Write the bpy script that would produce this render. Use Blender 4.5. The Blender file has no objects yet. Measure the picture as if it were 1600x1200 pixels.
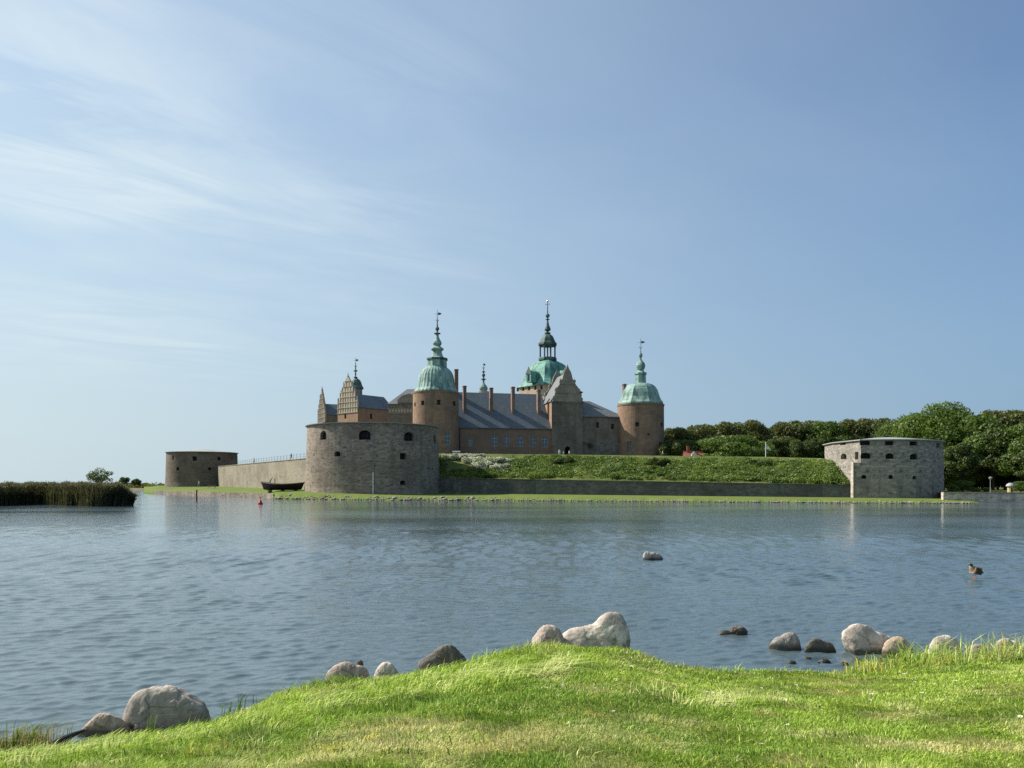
import bpy, bmesh, math, random
import numpy as np
from mathutils import Vector, Matrix, noise as mn

scene = bpy.context.scene
C = scene.collection
R = math.radians
random.seed(7)
rng = np.random.default_rng(11)

# ------------------------------------------------------------------ camera
F, CX, HY, CZ = 1202.0, 800.0, 755.0, 3.0        # metres above the water
cam_d = bpy.data.cameras.new('camera')
cam = bpy.data.objects.new('camera', cam_d); C.objects.link(cam)
cam.location = (0, 0, CZ); cam.rotation_euler = (R(90), 0, 0)
cam_d.sensor_width = 36; cam_d.lens = F/1600*36; cam_d.shift_y = (HY-600)/1600
cam_d.clip_start = 0.1; cam_d.clip_end = 12000
scene.camera = cam

# ------------------------------------------------------------------ world, sun, exposure
SUN_AZ, SUN_EL = -70.0, 41.0                       # left of the view direction, above the horizon
world = bpy.data.worlds.new('World'); scene.world = world; world.use_nodes = True
wn, wl = world.node_tree.nodes, world.node_tree.links
wn.clear()
def W(t, **k):
    n = wn.new(t)
    for a, b in k.items(): setattr(n, a, b)
    return n
sky = W('ShaderNodeTexSky', sky_type='NISHITA', sun_disc=False)
sky.sun_elevation = R(SUN_EL); sky.sun_rotation = R(SUN_AZ)
sky.air_density = 1.0; sky.dust_density = 0.9; sky.ozone_density = 2.0; sky.altitude = 0
tc = W('ShaderNodeTexCoord'); sep = W('ShaderNodeSeparateXYZ'); wl.new(tc.outputs['Generated'], sep.inputs[0])
def Wm(op, a, b=None, clamp=False):
    n = W('ShaderNodeMath', operation=op, use_clamp=clamp)
    for i, v in enumerate((a, b)):
        if v is None: continue
        if isinstance(v, (int, float)): n.inputs[i].default_value = v
        else: wl.new(v, n.inputs[i])
    return n.outputs[0]
zc = Wm('ADD', Wm('MAXIMUM', sep.outputs['Z'], 0.0), 0.05)
cmb = W('ShaderNodeCombineXYZ')
wl.new(Wm('DIVIDE', sep.outputs['X'], zc), cmb.inputs[0]); wl.new(Wm('DIVIDE', sep.outputs['Y'], zc), cmb.inputs[1])
mp = W('ShaderNodeMapping', vector_type='TEXTURE'); wl.new(cmb.outputs[0], mp.inputs[0])
mp.inputs['Rotation'].default_value = (0, 0, R(36)); mp.inputs['Scale'].default_value = (1.25, 0.42, 1)
n1 = W('ShaderNodeTexNoise'); n1.inputs['Scale'].default_value = 1.1; n1.inputs['Detail'].default_value = 9
n1.inputs['Roughness'].default_value = 0.62; n1.inputs['Distortion'].default_value = 1.1
wl.new(mp.outputs[0], n1.inputs['Vector'])
n2 = W('ShaderNodeTexNoise'); n2.inputs['Scale'].default_value = 0.55; n2.inputs['Detail'].default_value = 3
wl.new(cmb.outputs[0], n2.inputs['Vector'])
r1 = W('ShaderNodeMapRange'); r1.inputs[1].default_value = 0.36; r1.inputs[2].default_value = 0.68; wl.new(n1.outputs['Fac'], r1.inputs[0])
r2 = W('ShaderNodeMapRange'); r2.inputs[1].default_value = 0.36; r2.inputs[2].default_value = 0.60; wl.new(n2.outputs['Fac'], r2.inputs[0])
# the cirrus lies in the western half of the sky
r3 = W('ShaderNodeMapRange'); r3.inputs[1].default_value = 0.02; r3.inputs[2].default_value = -0.46; wl.new(sep.outputs['X'], r3.inputs[0])
m = Wm('MULTIPLY', Wm('MULTIPLY', r1.outputs[0], r2.outputs[0]), Wm('ADD', Wm('MULTIPLY', r3.outputs[0], 1.15), 0.03))
zf = W('ShaderNodeMapRange'); zf.inputs[1].default_value = 0.10; zf.inputs[2].default_value = 0.30; wl.new(sep.outputs['Z'], zf.inputs[0])
mask = Wm('MULTIPLY', Wm('MULTIPLY', m, zf.outputs[0]), 1.0, True)
# thin high veil, thicker towards the sun side
rv = W('ShaderNodeMapRange'); rv.inputs[1].default_value = 0.55; rv.inputs[2].default_value = -0.60; wl.new(sep.outputs['X'], rv.inputs[0])
veil = Wm('MULTIPLY', Wm('ADD', Wm('MULTIPLY', rv.outputs[0], 0.52), 0.05), Wm('ADD', n2.outputs['Fac'], 0.5))
tint = W('ShaderNodeMixRGB', blend_type='MULTIPLY'); tint.inputs[0].default_value = 1.0
wl.new(sky.outputs[0], tint.inputs[1]); tint.inputs[2].default_value = (0.80, 0.93, 1.04, 1)
mxv = W('ShaderNodeMixRGB'); wl.new(veil, mxv.inputs[0]); wl.new(tint.outputs[0], mxv.inputs[1]); mxv.inputs[2].default_value = (4.95, 6.0, 6.2, 1)
# horizon haze, brighter on the sun side
hcol = W('ShaderNodeMixRGB'); wl.new(rv.outputs[0], hcol.inputs[0]); hcol.inputs[1].default_value = (1.8, 2.8, 4.0, 1); hcol.inputs[2].default_value = (4.4, 5.3, 5.7, 1)
haz = W('ShaderNodeMapRange'); haz.inputs[1].default_value = 0.42; haz.inputs[2].default_value = 0.0; wl.new(sep.outputs['Z'], haz.inputs[0])
mxh = W('ShaderNodeMixRGB'); wl.new(Wm('MULTIPLY', Wm('POWER', haz.outputs[0], 0.8), 0.90), mxh.inputs[0])
wl.new(mxv.outputs[0], mxh.inputs[1]); wl.new(hcol.outputs[0], mxh.inputs[2])
mxc = W('ShaderNodeMixRGB'); wl.new(mask, mxc.inputs[0]); wl.new(mxh.outputs[0], mxc.inputs[1]); mxc.inputs[2].default_value = (6.1, 6.9, 7.0, 1)
bg = W('ShaderNodeBackground'); bg.inputs['Strength'].default_value = 0.075
wo = W('ShaderNodeOutputWorld')
wl.new(mxc.outputs[0], bg.inputs[0]); wl.new(bg.outputs[0], wo.inputs[0])

sd = bpy.data.lights.new('sun', 'SUN'); sd.energy = 4.6; sd.angle = R(0.5); sd.color = (1.0, 0.94, 0.84)
sun = bpy.data.objects.new('sun', sd); C.objects.link(sun); sun.location = (-60, 20, 80)
S = Vector((math.sin(R(SUN_AZ))*math.cos(R(SUN_EL)), math.cos(R(SUN_AZ))*math.cos(R(SUN_EL)), math.sin(R(SUN_EL))))
sun.rotation_euler = (-S).to_track_quat('-Z', 'Y').to_euler()
vs = scene.view_settings
vs.view_transform = 'Standard'; vs.look = 'None'; vs.exposure = 0.85; vs.gamma = 1.0; vs.use_curve_mapping = False
scene.cycles.max_bounces = 6; scene.cycles.transparent_max_bounces = 8
scene.cycles.use_denoising = False; scene.cycles.sample_clamp_indirect = 4.0

# ------------------------------------------------------------------ helpers
def P(px, py, D): return Vector(((px-CX)/F*D, D, CZ-(py-HY)/F*D))
def XY(px, D): return Vector(((px-CX)/F*D, D, 0))
def ZP(py, D): return CZ-(py-HY)/F*D

def prop(o, label=None, cat=None, group=None, kind=None):
    if label: o['label'] = label
    if cat: o['category'] = cat
    if group: o['group'] = group
    if kind: o['kind'] = kind
    return o
WLOC = {}
def empty(name, loc, label=None, cat=None, group=None, parent=None):
    o = bpy.data.objects.new(name, None); C.objects.link(o)
    o.empty_display_size = 0.5; o.location = loc; WLOC[o.name] = Vector(loc)
    return prop(o, label, cat, group)

class MB:
    def __init__(s): s.v = []; s.f = []; s.m = []
    def quad(s, *ps, m=0):
        b = len(s.v); s.v += [Vector(p) for p in ps]; s.f.append(tuple(range(b, b+len(ps)))); s.m.append(m)
    def box(s, c, u, v, hu, hv, z0, z1, m=0):
        c = Vector((c[0], c[1], 0)); u = Vector((u[0], u[1], 0)); v = Vector((v[0], v[1], 0))
        b = len(s.v)
        for z in (z0, z1):
            for a, d in ((-1, -1), (1, -1), (1, 1), (-1, 1)): s.v.append(c+u*(a*hu)+v*(d*hv)+Vector((0, 0, z)))
        for q in ((0, 3, 2, 1), (4, 5, 6, 7), (0, 1, 5, 4), (1, 2, 6, 5), (2, 3, 7, 6), (3, 0, 4, 7)):
            s.f.append(tuple(b+i for i in q)); s.m.append(m)
    def prism(s, c, r, up, out, prof, front, back, m=0):
        """profile in the (r, up) plane, extruded from +front to -back along out"""
        c = Vector(c); n = len(prof); b = len(s.v)
        for k in (front, -back):
            for (x, y) in prof: s.v.append(c+r*x+up*y+out*k)
        s.f.append(tuple(b+i for i in range(n))); s.m.append(m)
        s.f.append(tuple(b+n+i for i in reversed(range(n)))); s.m.append(m)
        for i in range(n):
            j = (i+1) % n; s.f.append((b+j, b+i, b+n+i, b+n+j)); s.m.append(m)
    def lathe(s, cx, cy, prof, n=32, rot=0.0, m=0, rfun=None, cap=True):
        b = len(s.v); k = len(prof)
        for (r, z) in prof:
            for i in range(n):
                a = rot+2*math.pi*i/n; q = r*(rfun(a, i) if rfun else 1)
                s.v.append(Vector((cx+q*math.cos(a), cy+q*math.sin(a), z)))
        for j in range(k-1):
            for i in range(n):
                i2 = (i+1) % n; s.f.append((b+j*n+i, b+j*n+i2, b+(j+1)*n+i2, b+(j+1)*n+i)); s.m.append(m)
        if cap:
            s.f.append(tuple(b+i for i in reversed(range(n)))); s.m.append(m)
            s.f.append(tuple(b+(k-1)*n+i for i in range(n))); s.m.append(m)
    def tube(s, pts, rads, n=6, m=0):
        b = len(s.v); pts = [Vector(p) for p in pts]
        for j, p in enumerate(pts):
            d = (pts[min(j+1, len(pts)-1)]-pts[max(j-1, 0)]).normalized()
            a = d.orthogonal().normalized(); c = d.cross(a)
            for i in range(n):
                t = 2*math.pi*i/n; s.v.append(p+(a*math.cos(t)+c*math.sin(t))*rads[j])
        for j in range(len(pts)-1):
            for i in range(n):
                i2 = (i+1) % n; s.f.append((b+j*n+i, b+j*n+i2, b+(j+1)*n+i2, b+(j+1)*n+i)); s.m.append(m)
        s.f.append(tuple(b+i for i in reversed(range(n)))); s.m.append(m)
        s.f.append(tuple(b+(len(pts)-1)*n+i for i in range(n))); s.m.append(m)
    def build(s, name, mats, parent=None, org=None, cuts=None, uv='box', smooth=False, fixn=True):
        if not isinstance(mats, (list, tuple)): mats = [mats]
        if parent is not None: org = WLOC[parent.name]
        elif org is None:
            n = len(s.v); org = Vector((sum(p.x for p in s.v)/n, sum(p.y for p in s.v)/n, min(p.z for p in s.v)))
        org = Vector(org)
        me = bpy.data.meshes.new(name)
        me.from_pydata([p-org for p in s.v], [], s.f)
        for mt in mats: me.materials.append(mt)
        me.polygons.foreach_set('material_index', s.m)
        if fixn:
            bm = bmesh.new(); bm.from_mesh(me); bmesh.ops.remove_doubles(bm, verts=bm.verts, dist=1e-5) if smooth else None
            bmesh.ops.recalc_face_normals(bm, faces=bm.faces); bm.to_mesh(me); bm.free()
        o = bpy.data.objects.new(name, me); C.objects.link(o)
        if cuts is not None and cuts.v:
            cme = bpy.data.meshes.new('cutter'); cme.from_pydata([p-org for p in cuts.v], [], cuts.f)
            bm = bmesh.new(); bm.from_mesh(cme); bmesh.ops.recalc_face_normals(bm, faces=bm.faces); bm.to_mesh(cme); bm.free()
            co = bpy.data.objects.new('cutter', cme); C.objects.link(co)
            md = o.modifiers.new('b', 'BOOLEAN'); md.operation = 'DIFFERENCE'; md.solver = 'EXACT'; md.object = co
            dg = bpy.context.evaluated_depsgraph_get(); dg.update()
            nm = bpy.data.meshes.new_from_object(o.evaluated_get(dg))
            o.modifiers.clear(); o.data = nm; me = nm
            bpy.data.objects.remove(co)
        if uv: set_uv(me, uv, org)
        if smooth: me.polygons.foreach_set('use_smooth', [True]*len(me.polygons))
        me.update()
        if parent is not None: o.parent = parent
        else: o.location = org
        WLOC[o.name] = org
        return o
def set_uv(me, mode, org):
    l = me.uv_layers.new(name='UVMap') if not me.uv_layers else me.uv_layers[0]
    for p in me.polygons:
        n = p.normal
        for li in p.loop_indices:
            co = me.vertices[me.loops[li].vertex_index].co
            if mode == 'box' or abs(n.z) > .9 and mode[0] != 'cone':
                if abs(n.z) > .97: u, v = co.x, co.y
                else:
                    h = Vector((-n.y, n.x, 0)).normalized(); w = n.cross(h)
                    u, v = co.dot(h), co.dot(w)
            else:
                _, cx, cy, r = mode
                a = math.atan2(co.y+org.y-cy, co.x+org.x-cx)
                a = (a+math.pi/2) % (2*math.pi)           # seam away from the near side
                a = (a+math.pi) % (2*math.pi)
                u, v = a*r, co.z
            l.data[li].uv = (u, v)

# ------------------------------------------------------------------ materials
def mat(name):
    m = bpy.data.materials.new(name); m.use_nodes = True
    nt = m.node_tree; nt.nodes.clear()
    return m, nt
class N:
    def __init__(s, name):
        s.m, s.nt = mat(name); s.out = s.nt.nodes.new('ShaderNodeOutputMaterial')
    def n(s, t, ins=None, **k):
        x = s.nt.nodes.new(t)
        for a, b in k.items(): setattr(x, a, b)
        for a, b in (ins or {}).items():
            if hasattr(b, 'is_output'): s.nt.links.new(b, x.inputs[a])
            else: x.inputs[a].default_value = b
        return x
    def coord(s, kind='Object', scale=(1, 1, 1), rot=(0, 0, 0)):
        t = s.n('ShaderNodeTexCoord')
        return s.n('ShaderNodeMapping', {'Vector': t.outputs[kind], 'Scale': scale, 'Rotation': rot}).outputs[0]
    def noise(s, vec, scale, detail=5, rough=.55, dist=0):
        return s.n('ShaderNodeTexNoise', {'Vector': vec, 'Scale': scale, 'Detail': detail, 'Roughness': rough, 'Distortion': dist}).outputs['Fac']
    def ramp(s, fac, stops):
        r = s.n('ShaderNodeValToRGB', {'Fac': fac}); e = r.color_ramp.elements
        while len(e) < len(stops): e.new(.5)
        for i, (p, c) in enumerate(stops):
            e[i].position = p; e[i].color = (*c, 1) if len(c) == 3 else c
        return r.outputs[0]
    def mix(s, f, a, b, mode='MIX'):
        x = s.n('ShaderNodeMixRGB', {0: f}, blend_type=mode)
        for i, v in ((1, a), (2, b)):
            if hasattr(v, 'is_output'): s.nt.links.new(v, x.inputs[i])
            else: x.inputs[i].default_value = (*v, 1)
        return x.outputs[0]
    def mr(s, v, a, b, c=0, d=1):
        return s.n('ShaderNodeMapRange', {0: v, 1: a, 2: b, 3: c, 4: d}).outputs[0]
    def bump(s, h, strength, dist=.05):
        return s.n('ShaderNodeBump', {'Height': h, 'Strength': strength, 'Distance': dist}).outputs[0]
    def pbr(s, col, rough=.85, nrm=None, metal=0, spec=.3, **k):
        i = {'Base Color': col if hasattr(col, 'is_output') else (*col, 1), 'Roughness': rough, 'Metallic': metal, 'Specular IOR Level': spec}
        if nrm is not None: i['Normal'] = nrm
        i.update(k)
        b = s.n('ShaderNodeBsdfPrincipled', i)
        s.nt.links.new(b.outputs[0], s.out.inputs[0]); return s.m

def M_masonry(name, c1, c2, c3, bw=.45, bh=.16, mortar=(.30, .27, .23), stain=.5, dark=(.05, .05, .045), moss=0, bs=.6, blot=1.0):
    k = N(name); uv = k.coord('UV')
    br = k.n('ShaderNodeTexBrick', {'Vector': uv, 'Scale': 1.0, 'Brick Width': bw, 'Row Height': bh, 'Mortar Size': .012, 'Mortar Smooth': .5,
             'Color1': (*c1, 1), 'Color2': (*c2, 1), 'Mortar': (*mortar, 1)}, offset=.5)
    uvn = k.coord('UV', (1.2, 3.2, 1))
    n1_ = k.noise(uvn, .62, 5, .75); n2_ = k.noise(k.coord('UV'), .22, 4, .6); n3_ = k.noise(k.coord('UV', (1.0, .16, 1)), .55, 5, .6)
    col = k.mix(k.mr(n1_, .47, .60), br.outputs[0], c3)
    col = k.mix(k.mr(n2_, .45, .7, 0, .55*blot), col, k.mix(.5, c1, c3))
    col = k.mix(k.mr(n3_, .52, .75, 0, stain), col, dark)
    sp = k.noise(k.coord('UV', (1.0, 1.7, 1)), 1.0, 3, .65)
    col = k.mix(k.mr(sp, .56, .63, 0, .65), col, dark)
    big = k.noise(k.coord('UV', (1, 1.3, 1)), .10, 5, .7)
    col = k.mix(k.mr(big, .46, .60, 0, .55), col, tuple(x*.5 for x in c1))
    if moss: col = k.mix(k.mr(k.noise(k.coord('UV', (1, .6, 1)), .33, 4), .56, .72, 0, moss), col, (.05, .07, .035))
    h = k.mix(.5, br.outputs['Fac'], n1_)
    return k.pbr(col, .92, k.bump(h, bs, .06), spec=.15)
def M_plaster(name, c1, c2, dark, streak=.35, brick=.3):
    k = N(name)
    n1_ = k.noise(k.coord('UV'), .18, 6, .65); n3_ = k.noise(k.coord('UV', (1.2, .12, 1)), .5, 6, .65); n4_ = k.noise(k.coord('UV', (1, 1.4, 1)), .7, 5, .75)
    col = k.mix(k.mr(n1_, .42, .58), c1, c2)
    br = k.n('ShaderNodeTexBrick', {'Vector': k.coord('UV'), 'Scale': 1.0, 'Brick Width': .5, 'Row Height': .25, 'Mortar Size': .01,
             'Color1': (1, 1, 1, 1), 'Color2': (.78, .78, .78, 1), 'Mortar': (.9, .9, .9, 1)})
    col = k.mix(brick, col, br.outputs[0], 'MULTIPLY')
    col = k.mix(k.mr(n3_, .48, .78, 0, streak), col, dark)
    col = k.mix(k.mr(n4_, .52, .66, 0, .5), col, dark)
    col = k.mix(k.mr(n4_, .44, .36, 0, .35), col, tuple(min(1, x*1.45) for x in c1))
    return k.pbr(col, .93, k.bump(n4_, .4, .03), spec=.12)
def M_roof(name, c1, c2, seam=.55, row=.35, rough=.6):
    k = N(name)
    br = k.n('ShaderNodeTexBrick', {'Vector': k.coord('UV'), 'Scale': 1.0, 'Brick Width': seam, 'Row Height': row, 'Mortar Size': .03,
             'Color1': (*c1, 1), 'Color2': (*c2, 1), 'Mortar': (c1[0]*.45, c1[1]*.45, c1[2]*.45, 1)})
    n3_ = k.noise(k.coord('UV', (1.0, .15, 1)), .6, 5, .6)
    col = k.mix(k.mr(n3_, .4, .75, 0, .5), br.outputs[0], (c1[0]*.6, c1[1]*.62, c1[2]*.6))
    return k.pbr(col, rough, k.bump(br.outputs['Fac'], .4, -.03), spec=.4)
def M_copper(name, c1, c2, dark, streak=.55):
    k = N(name)
    n1_ = k.noise(k.coord('Object', (1, 1, .2)), .45, 5, .65); n2_ = k.noise(k.coord('Object', (1.2, 1.2, .08)), .6, 4, .7)
    n3_ = k.noise(k.coord('Object', (1, 1, 1.8)), .8, 3, .6)
    col = k.mix(k.mr(n1_, .35, .65), c1, c2)
    col = k.mix(k.mr(n2_, .48, .60, 0, streak), col, dark)
    col = k.mix(k.mr(n3_, .58, .66, 0, .55), col, dark)
    return k.pbr(col, .7, k.bump(n2_, .3, .04), spec=.3)
def M_plain(name, c, rough=.8, c2=None, scale=3.0, metal=0, spec=.3, bump=.2):
    k = N(name); c2 = c2 or tuple(x*.6 for x in c)
    nn = k.noise(k.coord('Object'), scale, 6, .65)
    return k.pbr(k.mix(k.mr(nn, .35, .68), c, c2), rough, k.bump(nn, bump, .03), metal, spec)
def M_leaf(name, c1, c2, c3, transl=.35, hi=1):
    k = N(name)
    at = k.n('ShaderNodeAttribute', attribute_name='rnd').outputs['Fac']
    oi = k.n('ShaderNodeObjectInfo').outputs['Random']
    col = k.ramp(at, [(0, c1), (.5*hi, c2), (hi, c3)])
    col = k.mix(k.mr(oi, 0, 1, 0, .45), col, tuple((a+b)/2*.8 for a, b in zip(c1, c3)))
    d = k.n('ShaderNodeBsdfDiffuse', {'Color': col}); t = k.n('ShaderNodeBsdfTranslucent', {'Color': k.mix(.5, col, (c3[0]*1.2, c3[1]*1.3, c3[2]*.6))})
    g = k.n('ShaderNodeBsdfGlossy', {'Color': (.5, .5, .5, 1), 'Roughness': .5})
    ms = k.n('ShaderNodeMixShader', {0: transl, 1: d.outputs[0], 2: t.outputs[0]})
    ms2 = k.n('ShaderNodeMixShader', {0: .04, 1: ms.outputs[0], 2: g.outputs[0]})
    k.nt.links.new(ms2.outputs[0], k.out.inputs[0]); return k.m
def M_grassblade(name, transl=.34):
    k = N(name)
    col = k.n('ShaderNodeAttribute', attribute_name='col').outputs['Color']
    d = k.n('ShaderNodeBsdfDiffuse', {'Color': col}); t = k.n('ShaderNodeBsdfTranslucent', {'Color': col})
    g = k.n('ShaderNodeBsdfGlossy', {'Color': (.5, .55, .3, 1), 'Roughness': .45})
    ms = k.n('ShaderNodeMixShader', {0: transl, 1: d.outputs[0], 2: t.outputs[0]})
    ms2 = k.n('ShaderNodeMixShader', {0: .03, 1: ms.outputs[0], 2: g.outputs[0]})
    k.nt.links.new(ms2.outputs[0], k.out.inputs[0]); return k.m
def M_rock(name, c1, c2, c3, dark=(.03, .028, .025), scale=1.0):
    k = N(name); o = k.coord('Object')
    a = k.noise(o, 3.0*scale, 8, .7); b = k.noise(o, 8*scale, 6, .75); c = k.noise(o, 1.4*scale, 3, .5, .8)
    col = k.mix(k.mr(a, .35, .62), c1, c2); col = k.mix(k.mr(c, .5, .62, 0, .8), col, c3)
    col = k.mix(k.mr(b, .52, .75, 0, .7), col, dark)
    col = k.mix(k.mr(k.noise(o, 1.9*scale, 6, .75, .5), .56, .64, 0, .6), col, (.07, .055, .04))
    v = k.n('ShaderNodeTexVoronoi', {'Vector': o, 'Scale': 1.7*scale}, feature='DISTANCE_TO_EDGE').outputs['Distance']
    crack = k.mr(k.n('ShaderNodeMath', {0: v, 1: k.mr(a, .3, .7, 0, .05)}, operation='ADD').outputs[0], 0, .05, 0, 1)
    col = k.mix(k.mr(crack, 0, 1, .75, 0), col, dark)
    # wet, algae-dark foot just above the water line (real height above the water)
    gz = k.n('ShaderNodeSeparateXYZ', {0: k.n('ShaderNodeNewGeometry').outputs['Position']}).outputs[2]
    wet = k.mr(k.n('ShaderNodeMath', {0: gz, 1: k.mr(a, .3, .7, -.05, .05)}, operation='ADD').outputs[0], .06, .14, .85, 0)
    col = k.mix(wet, col, (.022, .02, .012))
    h = k.mix(.35, a, b)
    return k.pbr(col, k.mr(wet, 0, 1, .85, .35), k.bump(h, .8, .04), spec=.3)

MT = {}
MT['bastion'] = M_masonry('bastion_rubble', (.25, .205, .16), (.165, .135, .11), (.36, .30, .24), .5, .17, stain=.5, moss=.25)
MT['bastion_dark'] = M_masonry('bastion_brick', (.17, .13, .10), (.12, .095, .078), (.21, .17, .13), .4, .15, stain=.4, moss=.2)
MT['bastion_pale'] = M_masonry('bastion_pale', (.265, .24, .21), (.175, .16, .142), (.39, .36, .315), .5, .17, stain=.4, moss=.15)
MT['wall_pale'] = M_masonry('curtain_pale', (.27, .235, .18), (.21, .18, .14), (.31, .27, .21), .4, .13, stain=.4, dark=(.12, .105, .085), bs=.3)
MT['quay_pale'] = M_masonry('quay_pale', (.46, .41, .34), (.34, .30, .25), (.56, .51, .43), .9, .35, stain=.25, dark=(.14, .12, .10))
MT['wall_dark'] = M_masonry('curtain_dark', (.115, .115, .105), (.07, .07, .068), (.16, .16, .15), .8, .22, stain=.5, moss=.5)
MT['tower'] = M_plaster('tower_plaster', (.275, .18, .125), (.20, .142, .105), (.10, .075, .058), .6)
MT['wing'] = M_plaster('wing_plaster', (.235, .155, .11), (.18, .13, .098), (.14, .105, .085), .45)
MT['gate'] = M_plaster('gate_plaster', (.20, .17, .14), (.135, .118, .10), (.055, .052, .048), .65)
MT['gate_lit'] = M_plaster('gate_lit_plaster', (.34, .22, .145), (.275, .18, .125), (.2, .13, .1), .3)  # gate plaster with warm sunlight mixed into its colour
MT['keep'] = M_plaster('keep_plaster', (.45, .36, .26), (.38, .30, .22), (.2, .16, .13), .35)
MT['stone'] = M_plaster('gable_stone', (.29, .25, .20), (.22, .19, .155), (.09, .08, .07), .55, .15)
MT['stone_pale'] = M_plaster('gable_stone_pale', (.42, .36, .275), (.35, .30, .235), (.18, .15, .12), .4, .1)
MT['slate'] = M_roof('slate_roof', (.092, .116, .136), (.070, .090, .108), .6, 1.6, .45)
MT['slate2'] = M_roof('slate_roof_dull', (.13, .145, .155), (.10, .115, .125), .6, 1.2, .6)
MT['zinc'] = M_roof('sheet_roof', (.33, .335, .325), (.28, .285, .28), .6, 6, .55)
MT['copper'] = M_copper('green_copper', (.125, .245, .215), (.30, .41, .36), (.04, .085, .07), .75)
MT['copper2'] = M_copper('green_copper_deep', (.075, .23, .19), (.15, .32, .26), (.035, .075, .06), .7)
MT['copper_dark'] = M_copper('dark_copper', (.05, .09, .08), (.09, .15, .13), (.02, .03, .03))
MT['iron'] = M_plain('wrought_iron', (.03, .03, .03), .5)
MT['gold'] = M_plain('gilding', (.6, .42, .12), .35, metal=.8)
MT['chimney'] = M_plaster('chimney_brick', (.22, .15, .12), (.16, .115, .095), (.07, .06, .055), .4)
MT['void'] = M_plain('dark_opening', (.012, .012, .014), .9)
k = N('window_glass'); MT['glass'] = k.pbr((.035, .05, .065), .12, spec=.7)
MT['frame_sky'] = M_plain('sky_blue_frame', (.34, .46, .52), .6)  # blue of the sky reflected in the panes, put into the frame colour
MT['frame_dark'] = M_plain('dark_frame', (.06, .06, .055), .7)
MT['pipe'] = M_plain('pipe_metal', (.30, .30, .29), .5)
MT['pipe_white'] = M_plain('white_pipe', (.75, .75, .72), .5)
MT['white'] = M_plain('white_paint', (.75, .74, .70), .6)
MT['wood_dark'] = M_plain('tarred_wood', (.018, .017, .018), .6, scale=6)
MT['wood_pale'] = M_plain('weathered_wood', (.30, .25, .20), .85, scale=6)
MT['red'] = M_plain('red_paint', (.55, .03, .03), .5)
MT['red_dull'] = M_plain('rusty_red_paint', (.22, .04, .025), .7)
MT['tile'] = M_plain('clay_tiles', (.26, .09, .06), .8)
MT['yellow'] = M_plain('ochre_render', (.55, .42, .20), .85)
MT['bark'] = M_plain('bark', (.07, .055, .04), .95, scale=9)
MT['leaf_dark'] = M_leaf('leaf_dark', (.036, .058, .016), (.062, .094, .023), (.105, .142, .034))
MT['leaf_mid'] = M_leaf('leaf_mid', (.048, .080, .016), (.084, .136, .026), (.135, .198, .038))
MT['leaf_brown'] = M_leaf('leaf_brownish', (.056, .068, .020), (.095, .110, .031), (.145, .157, .046))
MT['leaf_bright'] = M_leaf('leaf_bright', (.050, .085, .014), (.085, .140, .020), (.130, .195, .032))
MT['leaf_light'] = M_leaf('leaf_light', (.075, .115, .022), (.13, .19, .035), (.20, .27, .06))
MT['leaf_pale'] = M_leaf('leaf_silver', (.045, .07, .02), (.09, .13, .045), (.80, .80, .70), .2, .68)
MT['reed'] = M_leaf('reed_leaf', (.022, .030, .012), (.042, .050, .020), (.15, .14, .08), .25)
MT['blade'] = M_grassblade('grass_blade')

# ------------------------------------------------------------------ setting: near bank
def lattice(x, y, s, seed):
    x = np.asarray(x, float)*s; y = np.asarray(y, float)*s
    xi = np.floor(x).astype(np.int64); yi = np.floor(y).astype(np.int64); fx = x-xi; fy = y-yi
    fx = fx*fx*(3-2*fx); fy = fy*fy*(3-2*fy)
    def h(a, b):
        q = (a*374761393+b*668265263+seed*1442695041) & 0xffffffff
        q = ((q ^ (q >> 13))*1274126177) & 0xffffffff
        return ((q ^ (q >> 16)) & 0xffff)/65535.0
    return (h(xi, yi)*(1-fx)+h(xi+1, yi)*fx)*(1-fy)+(h(xi, yi+1)*(1-fx)+h(xi+1, yi+1)*fx)*fy
def fbm(x, y, s, seed, o=3):
    t = 0; a = .5; n = 0
    for i in range(o): t = t+a*lattice(x, y, s*2**i, seed+i*17); n += a; a *= .5
    return t/n
EDGE = np.array([(-3000, 6.0, .1), (-400, 7.0, .12), (0, 7.9, .16), (150, 8.3, .16), (330, 8.95, .14), (420, 9.7, .19), (500, 10.1, .26), (600, 10.3, .36),
    (740, 10.5, .52), (830, 10.7, .66), (900, 10.7, .70), (985, 10.6, .68), (1050, 10.3, .55), (1130, 10.3, .46), (1200, 10.6, .41),
    (1330, 10.6, .36), (1450, 10.9, .39), (1600, 11.1, .45), (2000, 11.5, .5), (4000, 12, .5)])
def edge_of(X, Y):
    px = 800+F*X/np.maximum(Y, 3.0)
    return np.interp(px, EDGE[:, 0], EDGE[:, 1]), np.interp(px, EDGE[:, 0], EDGE[:, 2]), px
def zground(X, Y):
    X = np.asarray(X, float); Y = np.asarray(Y, float)
    De, Ze, px = edge_of(X, Y)
    t = np.clip((Y-4.3)/(De-4.3), 0, 1)
    z = 1.32+(Ze-1.32)*t**1.1
    z = z-np.clip(Y-De, 0, 99)*.85
    z = z+(fbm(X, Y, 1.1, 3)-.5)*.055*np.clip(t*3, .3, 1)+(fbm(X, Y, 3.1, 13, 2)-.5)*.055*np.clip((950-px)/400, .2, 1)*(Y < De+.1)
    return np.maximum(z, -.9+fbm(X, Y, .5, 9)*.3)
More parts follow.
